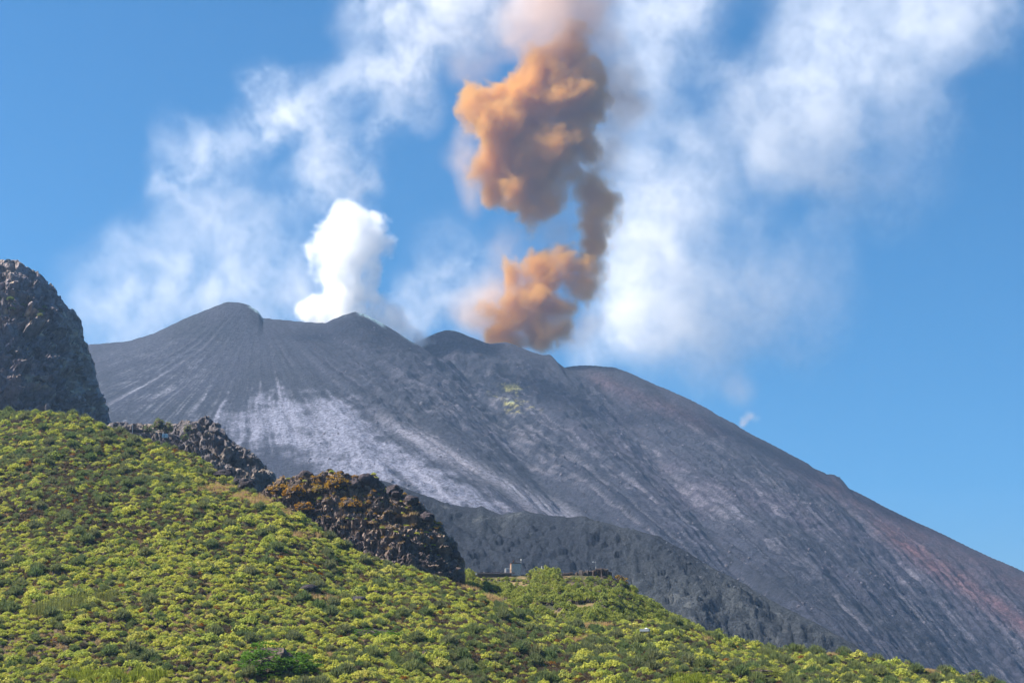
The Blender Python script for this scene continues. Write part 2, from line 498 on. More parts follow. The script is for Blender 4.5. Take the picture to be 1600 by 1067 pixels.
# rocky spur below the cliff
RF = line([(90,690),(150,668),(185,663),(215,662),(240,664),(262,668),(280,664),(292,656),(300,661),(309,659),(318,651),(326,653),(334,659),(341,661),(347,669),(352,672),(358,684),
           (368,694),(380,702),(394,708),(400,714),(410,726),(422,739),(432,750),(444,768),(460,800),(480,840)])
YF = depth([(90,640),(480,600)])
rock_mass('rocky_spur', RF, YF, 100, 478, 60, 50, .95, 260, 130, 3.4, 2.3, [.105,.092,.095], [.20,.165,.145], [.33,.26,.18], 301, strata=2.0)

# crag on the hillside
RG = line([(380,800),(405,775),(420,760),(436,749),(450,748),(468,744),(480,742),(498,744),(512,740),(530,738),(545,742),(556,744),(566,747),(575,744),(584,746),(592,752),(600,757),(612,764),
           (622,767),(634,774),(645,781),(655,786),(664,795),(672,803),(680,812),(688,817),(694,826),(698,834),(706,842),(713,853),(717,866),(718,876),(714,888),(712,900),(716,925),(740,960)])
YG = depth([(380,452),(560,450),(740,446)])
def crag_part():
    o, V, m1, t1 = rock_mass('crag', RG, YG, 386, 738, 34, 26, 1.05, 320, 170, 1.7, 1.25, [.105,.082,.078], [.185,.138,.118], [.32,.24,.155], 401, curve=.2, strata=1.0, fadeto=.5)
    return V
CRAG = crag_part()

# ------------------------------------------------------------------ green hillside
RH = line([(-300,605),(-100,632),(0,646),(60,644),(120,652),(150,661),(180,674),(230,690),(300,710),(340,738),(400,772),(440,792),(500,828),(540,855),(600,878),
           (650,892),(700,908),(722,917),(770,932),(812,960),(860,974),(920,978),(1000,969),(1050,976),(1100,991),(1150,1005),(1200,1013),(1250,1021),(1330,1028),
           (1420,1046),(1500,1060),(1540,1069),(1600,1090),(1700,1115),(1900,1150)])
YH = depth([(-300,570),(0,540),(180,500),(440,428),(720,400),(1000,402),(1200,395),(1500,380),(1900,370)])
Y0 = 290.0
def hill_z(x, Y):
    x = np.asarray(x, float); Y = np.asarray(Y, float)
    m = x / Y
    yr = YH(m); zr = C0[2] + RH(m) * yr
    z0 = C0[2] + .046 * Y0 - 4.0 * sstep(.12, .35, m)
    t = (Y - Y0) / (yr - Y0)
    z = np.where(t <= 1, z0 + (zr - z0) * t, zr - .45 * (Y - yr))
    z = np.where(Y < Y0, z0 - .115 * (Y0 - Y), z)
    f = sstep(0, 14, np.abs(Y - yr)) * .9 + .1
    return z + f * (2.8 * fbm(x / 30, Y / 30, None, 3, 501) + .6 * fbm(x / 7, Y / 7, None, 2, 511))

RI = line([(600,960),(660,915),(700,902),(715,901),(745,901),(800,900),(860,900),(900,900),(930,902),(955,908),(970,918),(990,932),(1015,950),(1045,968),(1075,981),(1115,996),(1160,1020),(1300,1080)])
YI = depth([(600,474),(1000,468),(1300,440)])
def terrace_z(x, Y):
    x = np.asarray(x, float); Y = np.asarray(Y, float)
    m = x / Y
    yr = YI(m); zr = C0[2] + RI(m) * yr
    t = Y - yr
    z = np.where(t <= 0, np.where(t > -5, zr + .04 * t, zr - .2 + .36 * (t + 5)), zr - .06 * np.clip(t, 0, 8) - .7 * np.clip(t - 8, 0, 999))
    return z + (.15 + .85 * sstep(4, 14, -t)) * (1.1 * fbm(x / 16, Y / 16, None, 3, 521) + .4 * fbm(x / 5, Y / 5, None, 2, 531))

soil = terrain_mat('dry_soil', 1.3, .5, .55, 1.5, dist=.2)
def slope_mesh(name, zf, px0, px1, ya, ybf, nc, nr, seed):
    m1 = np.linspace(Mx(px0), Mx(px1), nc)
    s1 = np.linspace(0, 1, nr)
    m, s = np.meshgrid(m1, s1)
    Y = ya + (ybf(m) - ya) * s
    x = m * Y
    z = zf(x, Y)
    V = np.stack([x, Y, z], -1)
    a = fbm(x / 18, Y / 18, None, 4, seed)
    b = fbm(x / 3, Y / 3, None, 3, seed + 9)
    col = np.zeros(V.shape) + np.array([.062, .048, .032])
    col = mix(col, [.050, .056, .022], sstep(-.1, .4, a))
    col = mix(col, [.22, .155, .075], sstep(.15, .5, b + .5 * a) * .8)
    px, py = proj(x, Y, z)
    dry = np.zeros(px.shape)
    for (cx, cy_, rx, ry) in DRY: dry = np.maximum(dry, np.exp(-(((px - cx) / rx) ** 2 + ((py - cy_) / ry) ** 2)))
    col = mix(col, [.36, .26, .14], sstep(.3, .7, dry + .3 * b))
    o = grid_mesh(name, V, col, soil)
    tag(o, kind='structure')
DRY = [(415,782,45,12),(385,778,30,10),(335,766,40,9),(455,800,22,12),(480,838,40,6),(925,978,38,7),(735,920,25,5),(775,935,22,7),(470,936,60,4),(905,1000,35,4),(1100,1000,14,4),(1270,1018,40,5),(1300,1024,25,5),(1460,1052,25,4)]
slope_mesh('hillside', hill_z, -190, 1720, 120, lambda m: YH(m) + 45, 420, 260, 541)
slope_mesh('terrace_hill', terrace_z, 610, 1240, 385, lambda m: YI(m) + 40, 200, 130, 551)

# ================================================================== PLANTS
twig = plain_mat('dead_twigs', (.085, .062, .05), .95, .4, 4)
M_cush = leaf_mat('cushion_leaf', [(.37,.395,.065), (.49,.48,.09), (.40,.43,.08), (.30,.355,.075), (.51,.475,.12)], .5)
M_leafy = leaf_mat('leafy_green', [(.19,.235,.05), (.29,.31,.065), (.21,.25,.065)], .45)
M_broom = leaf_mat('broom_stem', [(.16,.205,.075), (.20,.21,.10), (.14,.20,.07), (.23,.245,.09)], .4)
M_brown = leaf_mat('dry_stem', [(.15,.11,.07), (.12,.095,.07), (.17,.12,.06)], .3)
M_rust = leaf_mat('rust_leaf', [(.24,.095,.018), (.28,.13,.020), (.20,.10,.030)], .4)
M_must = leaf_mat('mustard_leaf', [(.34,.22,.03), (.38,.20,.03), (.28,.21,.035)], .48)
M_mound = leaf_mat('deep_green_leaf', [(.10,.20,.022), (.11,.21,.028)], .45)
M_straw = leaf_mat('straw', [(.50,.37,.18), (.44,.30,.14), (.55,.43,.23)], .4)
M_reed = leaf_mat('reed_leaf', [(.20,.22,.06), (.26,.25,.09), (.17,.21,.06)], .4)
M_yel = leaf_mat('yellow_reed_leaf', [(.30,.30,.035), (.22,.26,.035), (.36,.33,.05)], .5)
M_bark = plain_mat('bark', (.10, .075, .055), .95, .35, 6, .4)

def rdir(r, up=0.0):
    v = r.normal(size=3); v /= np.linalg.norm(v)
    if up: v[2] = abs(v[2]) * up + v[2] * (1 - up)
    return v / np.linalg.norm(v)

def quad(c, n, s, r, V, Fc):
    n = n / np.linalg.norm(n)
    a = np.cross(n, r.normal(size=3)); a /= np.linalg.norm(a)
    b = np.cross(n, a)
    k = len(V)
    V += [c + a * s, c + b * s * .62, c - a * s, c - b * s * .62]
    Fc.append((k, k + 1, k + 2, k + 3))

def dome(V, Fc, rx, rz, z0=0.0, n=9, rings=3, r=None):
    k = len(V)
    for j in range(rings):
        ph = j / rings * math.pi / 2
        for i in range(n):
            th = 2 * math.pi * i / n + j * .3
            q = 1 + (r.uniform(-.14, .14) if r is not None else 0)
            V.append(np.array([rx * math.cos(ph) * math.cos(th) * q, rx * math.cos(ph) * math.sin(th) * q, z0 + rz * math.sin(ph) * q]))
    V.append(np.array([0, 0, z0 + rz]))
    for j in range(rings - 1):
        for i in range(n):
            a = k + j * n + i; b = k + j * n + (i + 1) % n
            Fc.append((a, b, b + n, a + n))
    t = k + rings * n; j = rings - 1
    for i in range(n): Fc.append((k + j * n + i, k + j * n + (i + 1) % n, t))

def cushion_mesh(name, seed, mat, knobs=24, per=12, kr=(.11, .18), leaf=(.055, .085), hz=.44, core=True, core_r=.44):
    r = np.random.default_rng(seed)
    V, Fc, mi = [], [], []
    if core:
        dome(V, Fc, core_r, hz * .80, -.14, r=r); mi += [1] * len(Fc)
    ecc = r.uniform(.8, 1.2)
    for k in range(knobs):
        d = rdir(r); d[2] = .22 + .9 * abs(d[2]) ** .9; d /= np.linalg.norm(d)
        c = d * np.array([.5 * ecc, .5 / ecc, hz]) * r.uniform(.78, 1.05)
        R = r.uniform(*kr)
        for j in range(per):
            e = rdir(r, .55)
            quad(c + e * R * r.uniform(.8, 1.05), e + .55 * rdir(r), r.uniform(*leaf), r, V, Fc); mi.append(0)
    return pymesh(name, V, Fc, [mat, twig], mi)

def broom_mesh(name, seed, mat, n=330, wid=.022, rx=.52, hz=.75, core=.3):
    r = np.random.default_rng(seed)
    V, Fc, mi = [], [], []
    dome(V, Fc, core, hz * .6, -.1, r=r); mi += [1] * len(Fc)
    for k in range(n):
        a = r.uniform(0, 2 * math.pi); q = math.sqrt(r.uniform(0, 1))
        tip = np.array([rx * q * math.cos(a), rx * q * math.sin(a), hz * (1 - .55 * q * q) * r.uniform(.72, 1.08)])
        root = tip * np.array([.45, .45, .25]) + r.normal(size=3) * .03
        sd = np.cross(tip - root, r.normal(size=3)); sd *= wid / np.linalg.norm(sd)
        mid = (tip + root) / 2 + r.normal(size=3) * .02
        k0 = len(V)
        V += [root - sd, root + sd, mid + sd, tip, mid - sd]
        Fc.append((k0, k0 + 1, k0 + 2, k0 + 3, k0 + 4)); mi.append(0)
    return pymesh(name, V, Fc, [mat, twig], mi)

def grass_mesh(name, seed, mat, n=46, wid=.02, spread=.5, h=1.0):
    r = np.random.default_rng(seed)
    V, Fc = [], []
    for k in range(n):
        b = np.array([r.normal() * spread * .4, r.normal() * spread * .4, -.1])
        t = b + np.array([r.normal() * .13, r.normal() * .13, h * r.uniform(.55, 1.1) + .1])
        sd = np.cross(t - b, r.normal(size=3)); sd *= wid / np.linalg.norm(sd)
        k0 = len(V); md = (t + b) / 2 + r.normal(size=3) * .02
        V += [b - sd, b + sd, md + sd, t, md - sd]
        Fc.append((k0, k0 + 1, k0 + 2, k0 + 3, k0 + 4))
    return pymesh(name, V, Fc, [mat])

P_cush = [cushion_mesh('cushion_shrub', 600 + i, M_cush, 22 + 3 * i, 13, (.12, .20), (.055, .09)) for i in range(5)]
P_leafy = [cushion_mesh('leafy_shrub', 620 + i, M_leafy, 26, 13, (.13, .2), (.05, .08), .55) for i in range(3)]
P_broom = [broom_mesh('broom_tuft', 640 + i, M_broom) for i in range(3)]
P_brown = [broom_mesh('dry_tuft', 660 + i, M_brown, 260, .02, .5, .6) for i in range(2)]
P_rust = [cushion_mesh('rust_shrub', 680 + i, M_rust, 18, 12, (.12, .19), (.05, .08), .5) for i in range(2)]
P_straw = [grass_mesh('straw_tuft', 700 + i, M_straw, 60, .018, .9, .6) for i in range(2)]
P_reed = [grass_mesh('reed_tuft', 710 + i, M_reed, 40, .022, .6, 1.0) for i in range(2)]
P_yel = [grass_mesh('yellow_reed', 720 + i, M_yel, 40, .05, .7, 1.0) for i in range(2)]

# ---- where each kind grows: jittered grid over the slopes
def spots(zf, px0, px1, ya, ybf, step, seed):
    r = np.random.default_rng(seed)
    xs = np.arange(Mx(px0) * 600, Mx(px1) * 480, step)
    ys = np.arange(ya, 600, step)
    X, Y = np.meshgrid(xs, ys)
    X = X + r.uniform(-.5, .5, X.shape) * step; Y = Y + r.uniform(-.5, .5, Y.shape) * step
    m = X / Y
    ok = (m > Mx(px0)) & (m < Mx(px1)) & (Y < ybf(m))
    X, Y = X[ok], Y[ok]
    Z = zf(X, Y)
    px, py = proj(X, Y, Z)
    ok = py < 1110
    return X[ok], Y[ok], Z[ok], px[ok], py[ok], r

groups = {}
def put(kind, x, y, z, s, sz=1.0):
    groups.setdefault(kind, []).append((float(x), float(y), float(z), float(s), float(sz)))

def dryness(px, py):
    d = 0
    for (cx, cy_, rx, ry) in DRY: d = max(d, math.exp(-(((px - cx) / rx) ** 2 + ((py - cy_) / ry) ** 2)))
    return d

BIG = [(422, 1040, 56, 20), (575, 988, 38, 6)]          # two spreading deep green bushes keep their ground clear
def grow():
    X, Y, Z, PX, PY, r = spots(hill_z, -150, 1690, 282, lambda m: YH(m) + 2.0, 1.04, 801)
    n1 = fbm(X / 22, Y / 22, None, 3, 811); n2 = fbm(X / 13, Y / 13, None, 3, 821); n3 = fbm(X / 40, Y / 40, None, 2, 831)
    u = r.uniform(0, 1, X.shape); sc = r.uniform(0, 1, X.shape)
    upper = sstep(870, 690, PY) * sstep(520, 200, PX)
    right = sstep(560, 900, PX)
    for i in range(len(X)):
        px, py = PX[i], PY[i]
        if any(((px - a) / c) ** 2 + ((py - b) / d) ** 2 < 1 for a, b, c, d in BIG): continue
        d = dryness(px, py) + .25 * n2[i]
        reed = math.exp(-(((px - 110) / 75) ** 2 + ((py - (962 - (px - 40) * .20)) / 9) ** 2))
        yel = math.exp(-(((px - 185) / 100) ** 2 + ((py - 1062) / 12) ** 2)) + math.exp(-(((px - 1075) / 40) ** 2 + ((py - 1066) / 10) ** 2))
        if reed > .4 and u[i] < .5:
            put('reed', X[i], Y[i], Z[i], 1.5 + sc[i], 1.1); continue
        if yel > .5 and u[i] < .5:
            put('yel', X[i], Y[i], Z[i], 1.3 + sc[i] * .8, .9); continue
        if d > .55:
            if u[i] < .55: put('straw', X[i], Y[i], Z[i], 1.2 + sc[i] * .9)
            elif u[i] < .72: put('brown', X[i], Y[i], Z[i], 1.0 + .7 * sc[i])
            elif u[i] < .90: put('cush', X[i], Y[i], Z[i], 1.0 + .8 * sc[i])
            continue
        p_br = .13 + .16 * upper[i] + .05 * right[i] + .5 * max(0, n1[i] - .12)
        p_bw = .11 + .10 * upper[i] + .05 * right[i] + .6 * max(0, n3[i] - .05)
        if u[i] < p_br: put('broom', X[i], Y[i], Z[i], 1.2 + 1.6 * sc[i] ** 2.5 + (1.3 if sc[i] > .96 else 0), .95)
        elif u[i] < p_br + p_bw: put('brown', X[i], Y[i], Z[i], 1.1 + .9 * sc[i])
        elif u[i] > .988 - .010 * upper[i] - .008 * right[i]: put('rust', X[i], Y[i], Z[i], 1.0 + .9 * sc[i])
        elif u[i] > .90: put('straw', X[i], Y[i], Z[i], .8 + .5 * sc[i])
        elif n2[i] + .8 * (sc[i] - .5) < -.62: put('brown', X[i], Y[i], Z[i], .9 + .6 * sc[i])
        else: put('cush', X[i], Y[i], Z[i] - .05, .95 + 1.5 * sc[i] ** 3.0 + .25 * n3[i] + (1.2 if sc[i] > .99 else 0), .8 + .45 * u[i])
    X, Y, Z, PX, PY, r = spots(terrace_z, 640, 1180, 392, lambda m: YI(m) + 1.0, 1.75, 841)
    hz = hill_z(X, Y)
    n2 = fbm(X / 10, Y / 10, None, 3, 851)
    u = r.uniform(0, 1, X.shape); sc = r.uniform(0, 1, X.shape)
    for i in range(len(X)):
        if Z[i] < hz[i] - .2: continue
        if 742 < PX[i] < 822 and PY[i] < 905: continue
        lowf = .5 if (735 < PX[i] < 830 and PY[i] < 920) or (870 < PX[i] < 970 and PY[i] < 925) else 1.0
        if 876 < PX[i] < 968 and PY[i] < 904 : continue
        if n2[i] < -.3: continue
        if u[i] < .06: put('broom', X[i], Y[i], Z[i], 1.4 + sc[i])
        elif u[i] < .10: put('brown', X[i], Y[i], Z[i], 1.2 + sc[i])
        else: put('leafy', X[i], Y[i], Z[i] - .05, (1.7 + 2.0 * sc[i] ** 1.5) * lowf, .95 + .4 * u[i])
    P = CLIFF.reshape(-1, 3); N = gnormals(CLIFF).reshape(-1, 3); N *= np.sign(N[:, 2:3])
    px, py = proj(P[:, 0], P[:, 1], P[:, 2])
    okk = np.where((N[:, 2] > .5) & (px > -10) & (px < 70) & (np.abs(py - 482) < 14))[0]
    for j in np.random.default_rng(3).choice(okk, 16, replace=False): put('ledge', P[j, 0], P[j, 1], P[j, 2] - .2, 3.0 + 2.0 * (j % 7) / 7, .8)
    # sparse scrub on the crag and the spur
    r = np.random.default_rng(861)
    for (VV, n, pxr) in ((CRAG, 460, (415, 690)),):
        P = VV.reshape(-1, 3)
        N = gnormals(VV).reshape(-1, 3); N *= np.sign(N[:, 2:3])
        px, py = proj(P[:, 0], P[:, 1], P[:, 2])
        okk = np.where((N[:, 2] > .4) & (px > pxr[0]) & (px < pxr[1]) & (py < 772 + (px - 400) * .33 + np.random.default_rng(1).normal(0, 12, len(px))))[0]
        for j in r.choice(okk, min(n, len(okk)), replace=False):
            k = r.uniform()
            put('must' if k < .36 else ('brown' if k < .60 else ('cush' if k < .86 else 'straw')), P[j, 0], P[j, 1], P[j, 2] - .1, r.uniform(.7, 1.6))
grow()
P_must = [cushion_mesh('mustard_shrub', 730 + i, M_must, 20, 12, (.11, .18), (.045, .075), .6) for i in range(2)]

def gn_group(name):
    g = bpy.data.node_groups.new(name, 'GeometryNodeTree')
    g.interface.new_socket('Geometry', in_out='INPUT', socket_type='NodeSocketGeometry')
    g.interface.new_socket('Geometry', in_out='OUTPUT', socket_type='NodeSocketGeometry')
    return g, g.nodes.new('NodeGroupInput'), g.nodes.new('NodeGroupOutput')

def scatter(name, pts, protos):
    """one object for the uncountable rest of a kind of plant"""
    m = bpy.data.meshes.new(name)
    a = np.array([p[:3] for p in pts], np.float32)
    m.vertices.add(len(a)); m.vertices.foreach_set('co', a.reshape(-1))
    r = np.random.default_rng(len(pts))
    sc = np.array([(p[3], p[3], p[3] * p[4]) for p in pts], np.float32)
    rot = np.stack([r.normal(0, .08, len(a)), r.normal(0, .08, len(a)), r.uniform(0, 6.283, len(a))], -1).astype(np.float32)
    at1 = m.attributes.new('plant_scale', 'FLOAT_VECTOR', 'POINT'); at1.data.foreach_set('vector', sc.reshape(-1))
    at2 = m.attributes.new('plant_turn', 'FLOAT_VECTOR', 'POINT'); at2.data.foreach_set('vector', rot.reshape(-1))
    at3 = m.attributes.new('plant_pick', 'INT', 'POINT'); at3.data.foreach_set('value', r.integers(0, len(protos), len(a)).astype(np.int32))
    o = link_mesh(name, m)
    g, gi, go = gn_group(name)
    N, L = g.nodes, g.links
    jn = N.new('GeometryNodeJoinGeometry')
    for p in protos:
        oi = N.new('GeometryNodeObjectInfo'); oi.transform_space = 'ORIGINAL'
        oi.inputs['Object'].default_value = p; oi.inputs['As Instance'].default_value = True
        L.new(oi.outputs['Geometry'], jn.inputs[0])
    ip = N.new('GeometryNodeInstanceOnPoints'); ip.inputs['Pick Instance'].default_value = True
    L.new(gi.outputs[0], ip.inputs['Points']); L.new(jn.outputs[0], ip.inputs['Instance'])
    for nm, ty, sk in (('plant_scale', 'FLOAT_VECTOR', 'Scale'), ('plant_turn', 'FLOAT_VECTOR', 'Rotation'), ('plant_pick', 'INT', 'Instance Index')):
        na = N.new('GeometryNodeInputNamedAttribute'); na.data_type = ty; na.inputs['Name'].default_value = nm
        L.new([s for s in na.outputs if s.enabled][0], ip.inputs[sk])
    L.new(ip.outputs[0], go.inputs[0])
    md = o.modifiers.new('plants', 'NODES'); md.node_group = g
    return o

def plant_all(kind, name, protos, label, cat, group, rest_name, rest_label, limit):
    pts = groups.get(kind, [])
    if not pts: return
    a = np.array(pts)
    px, py = proj(a[:, 0], a[:, 1], a[:, 2])
    vis = (px > -5) & (px < 1605) & (py < 1066)
    key = np.where(vis, a[:, 3] / a[:, 1], -1)
    order = np.argsort(-key)
    n = min(limit, int(vis.sum()))
    r = np.random.default_rng(int(a[0, 0] * 7) % 9999)
    firsts = []
    for q, i in enumerate(order[:n]):
        k = q % len(protos)
        o = link_mesh(name, protos[k])
        x, y, z, s, sz = pts[i]
        o.location = (x, y, z); o.scale = (s, s, s * sz); o.rotation_euler = (r.normal(0, .06), r.normal(0, .06), r.uniform(0, 6.28))
        tag(o, label, cat, group)
        if q < len(protos): firsts.append(o)
    rest = [pts[i] for i in order[n:]]
    if rest:
        o = scatter(rest_name, rest, firsts)
        tag(o, rest_label, cat, kind='stuff')

plant_all('cush', 'cushion_shrub', P_cush, 'knobbly yellow-green cushion shrub on the open hillside', 'shrub', 'cushion shrubs on the hillside', 'hillside_scrub', 'dense cover of small yellow-green cushion shrubs over the hillside', 300)
plant_all('leafy', 'leafy_shrub', P_leafy, 'leafy mid green shrub on the slope below the stone hut', 'shrub', 'leafy shrubs below the hut', 'leafy_scrub', 'thicket of leafy green shrubs on the slope below the hut', 300)
plant_all('broom', 'broom_tuft', P_broom, 'feathery grey-green broom tuft among the cushion shrubs', 'shrub', 'broom tufts on the hillside', 'broom_scrub', 'scattered smaller grey-green broom tufts over the hillside', 300)
plant_all('brown', 'dry_tuft', P_brown, 'dry brownish twiggy tuft among the green shrubs', 'shrub', 'dry tufts on the hillside', 'dry_scrub', 'scattered smaller dry brown tufts over the hillside', 300)
plant_all('rust', 'rust_shrub', P_rust, 'small rust-orange shrub among the green scrub', 'shrub', 'rust-orange shrubs on the hillside', 'rust_scrub', 'scattered small rust-orange shrubs over the hillside', 300)
plant_all('must', 'mustard_shrub', P_must, 'small mustard-yellow shrub growing on the dark rocky crag', 'shrub', 'mustard shrubs on the crag', 'mustard_scrub', 'small mustard shrubs on the crag', 300)
plant_all('ledge', 'ledge_shrub', [broom_mesh('ledge_shrub', 690, M_broom, 300, .03)], 'olive shrub growing on a ledge of the tall rock cliff', 'shrub', 'shrubs on the cliff ledge', 'ledge_scrub', 'shrubs on the cliff ledge', 300)
def stuff_only(kind, name, protos, label, cat):
    """grass: nobody could count it, so one object made of tufts"""
    pts = groups.get(kind, [])
    V, Fc = [], []
    r = np.random.default_rng(len(pts))
    base = [(np.array([v.co[:] for v in p.vertices]), [tuple(f.vertices) for f in p.polygons]) for p in protos]
    for (x, y, z, s, sz) in pts:
        bv, bf = base[r.integers(0, len(base))]
        a = r.uniform(0, 6.283); ca, sa = math.cos(a), math.sin(a)
        q = bv @ np.array([[ca, sa, 0], [-sa, ca, 0], [0, 0, 1]]) * np.array([s, s, s * sz]) + np.array([x, y, z])
        k = len(V); V.extend(q.tolist()); Fc.extend([tuple(i + k for i in f) for f in bf])
    o = link_mesh(name, pymesh(name, V, Fc, [protos[0].materials[0]]))
    tag(o, label, cat, kind='stuff')
stuff_only('straw', 'dry_grass', P_straw, 'straw-coloured dry grass in patches between the shrubs', 'grass')
stuff_only('reed', 'reed_grass', P_reed, 'pale green tall reed grass in a band across the slope', 'grass')
stuff_only('yel', 'yellow_grass', P_yel, 'bright yellow-green tall grass at the foot of the hillside', 'grass')

# ================================================================== SINGLE PLANTS, ROCKS AND BUILT THINGS
def hit(zf, px, py, ya=284., yb=640.):
    """the point where the ray through a pixel first meets a slope"""
    Y = np.linspace(ya, yb, 1800)
    m, e = me(px, py)
    d = zf(m * Y, Y) - (C0[2] + e * Y)
    k = np.argmax(d > 0) if (d > 0).any() else np.argmax(d)
    return np.array([m * Y[k], Y[k], float(zf(m * Y[k:k + 1], Y[k:k + 1])[0])])

def crag_hit(px, py):
    P = CRAG.reshape(-1, 3)
    qx, qy = proj(P[:, 0], P[:, 1], P[:, 2])
    d = np.hypot(qx - px, qy - py) + (P[:, 1] - 430) * .05
    return P[np.argmin(d)].copy()

def empty(name, loc, rz=0.0):
    o = bpy.data.objects.new(name, None); COL.objects.link(o)
    o.location = loc; o.rotation_euler = (0, 0, rz); o.empty_display_size = .5
    return o

def box(V, Fc, c, s, rz=0.0, top=1.0):
    k = len(V); ca, sa = math.cos(rz), math.sin(rz)
    for dz in (-.5, .5):
        q = top if dz > 0 else 1.0
        for dx, dy in ((-.5, -.5), (.5, -.5), (.5, .5), (-.5, .5)):
            x, y = dx * s[0] * q, dy * s[1] * q
            V.append((c[0] + x * ca - y * sa, c[1] + x * sa + y * ca, c[2] + dz * s[2]))
    Fc += [(k, k + 3, k + 2, k + 1), (k + 4, k + 5, k + 6, k + 7)] + [(k + i, k + (i + 1) % 4, k + 4 + (i + 1) % 4, k + 4 + i) for i in range(4)]

def tube(V, Fc, a, b, ra, rb=None, n=7):
    a = np.array(a, float); b = np.array(b, float); rb = ra if rb is None else rb
    d = b - a; d /= np.linalg.norm(d)
    u = np.cross(d, (0.3, .9, .1)); u /= np.linalg.norm(u); v = np.cross(d, u)
    k = len(V)
    for p, r in ((a, ra), (b, rb)):
        for i in range(n):
            t = 2 * math.pi * i / n
            V.append(tuple(p + (u * math.cos(t) + v * math.sin(t)) * r))
    for i in range(n): Fc.append((k + i, k + (i + 1) % n, k + n + (i + 1) % n, k + n + i))
    Fc.append(tuple(k + i for i in range(n))[::-1]); Fc.append(tuple(k + n + i for i in range(n)))

def part(name, V, Fc, mat, parent, smooth=False):
    return link_mesh(name, pymesh(name, V, Fc, [mat] if not isinstance(mat, (list, tuple)) else mat, smooth=smooth), parent)

# ---- shrubs and small trees that stand out on their own
def big_bush(name, loc, wid, dep, hei, mat, label, seed, cat='bush', knobs=150, per=15, stems=7, kr=(.06, .11), leaf=(.018, .032), lift=.12, group=None):
    r = np.random.default_rng(seed)
    t = empty(name, loc)
    tag(t, label, cat, group)
    V, Fc = [], []
    for i in range(stems):
        a = r.uniform(0, 6.28); q = r.uniform(.1, .3)
        tube(V, Fc, (wid * .06 * math.cos(a), dep * .06 * math.sin(a), -.3), (wid * q * math.cos(a), dep * q * math.sin(a), hei * .62), max(.05, wid * .018), max(.025, wid * .008))
    part('trunk', V, Fc, M_bark, t)
    V, Fc, mi = [], [], []
    core = []
    dome(V, Fc, .36, .62, lift, n=12, rings=4, r=r); mi += [1] * len(Fc)
    for k in range(knobs):
        d = rdir(r); d[2] = abs(d[2]) if r.uniform() < .85 else -.25 * abs(d[2])
        lump = 1 + .16 * math.sin(d[0] * 5 + seed) + .12 * math.cos(d[1] * 6 + seed * 2)
        c = d * np.array([.5, .5, .85 - lift]) * r.uniform(.72, 1.0) * lump; c[2] += lift
        R = r.uniform(*kr)
        for j in range(per):
            e = rdir(r, .5)
            quad(c + e * R * r.uniform(.7, 1.1), e + .6 * rdir(r), r.uniform(*leaf), r, V, Fc); mi.append(0)
    V = [v * np.array([wid, dep, hei]) for v in V]
    m = pymesh('crown', V, Fc, [mat, twig], mi)
    link_mesh('crown', m, t)
    return t

p = hit(hill_z, 420, 1058)
big_bush('spreading_bush', p + np.array([0, 2.5, -.6]), 15.0, 9.0, 7.2, M_mound, 'big spreading deep green bush with shaded hollow front low on the hillside', 901, knobs=420, per=22, kr=(.04, .07), leaf=(.014, .026), lift=.2)
p = hit(hill_z, 575, 996)
big_bush('low_bush', p + np.array([0, 1.5, -.4]), 11.5, 5.0, 2.6, M_mound, 'low wide deep green bush among the yellow-green shrubs', 902, knobs=300, per=18, kr=(.04, .07), leaf=(.016, .028))
p = hit(hill_z, 1190, 1062)
big_bush('blue_green_bush', p + np.array([0, 1.0, -.3]), 8.5, 4.5, 3.4, M_leafy, 'wide dull green leafy bush at the foot of the hillside', 903, knobs=220, per=16, kr=(.05, .08), leaf=(.018, .032))

def crag_bush(px, py, wpx, hpx, mat, label, seed, dz=0.0, group=None):
    c = crag_hit(px, py)
    k = c[1] / F
    big_bush('mustard_broom', (c[0], c[1] - .4, c[2] - .3 + dz), wpx * k, wpx * k * .8, hpx * k, mat, label, seed, 'shrub', 46, 13, 6, (.1, .16), (.035, .06), .3, group)
crag_bush(437, 774, 34, 26, M_must, 'pale mustard broom bush at the low end of the crag by the straw grass', 911)
crag_bush(460, 778, 36, 32, M_must, 'orange-tinted broom bush beside the pale mustard one on the crag', 912)
crag_bush(528, 765, 42, 30, M_must, 'large rounded mustard broom bush on top of the crag', 913)
crag_bush(500, 772, 28, 18, M_must, 'small mustard bush between two large broom bushes on the crag', 914)
crag_bush(545, 795, 36, 22, M_must, 'mustard bush halfway down the face of the crag', 915)
crag_bush(475, 800, 28, 20, M_must, 'dull mustard bush low on the crag face near the straw grass', 916)
p = at(970, 923, 466.5)
big_bush('lone_broom', (p[0], p[1], float(terrace_z(p[0], p[1])) - .2), 3.9, 3.2, 3.7, M_must, 'lone rounded mustard broom bush beside the basalt outcrop', 921, 'shrub', 50, 13, 6, (.1, .16), (.035, .06), .3)
p = hit(hill_z, 663, 1034)
big_bush('ball_broom', (p[0], p[1], p[2] - .2), 2.6, 2.4, 2.6, M_yel, 'bright yellow-green ball shaped broom low on the slope', 922, 'shrub', 44, 12, 5, (.1, .16), (.035, .06), .25)
p = hit(hill_z, 1227, 1016)
big_bush('upright_shrub', (p[0], p[1] + .5, p[2] - .2), 1.25, 1.2, 2.3, M_broom, 'small dark upright shrub on the hillside edge', 923, 'shrub', 30, 12, 3, (.13, .2), (.05, .08), .2)
p = at(1522, 1064, 378.)
big_bush('round_bush', (p[0], p[1], float(hill_z(p[0], p[1])) - .3), 5.2, 4.2, 3.3, M_leafy, 'rounded green bush at the end of the white-post fence', 924, 'bush', 80, 13, 6, (.07, .12), (.025, .042), .15)
p = at(1418, 1054, 384.)
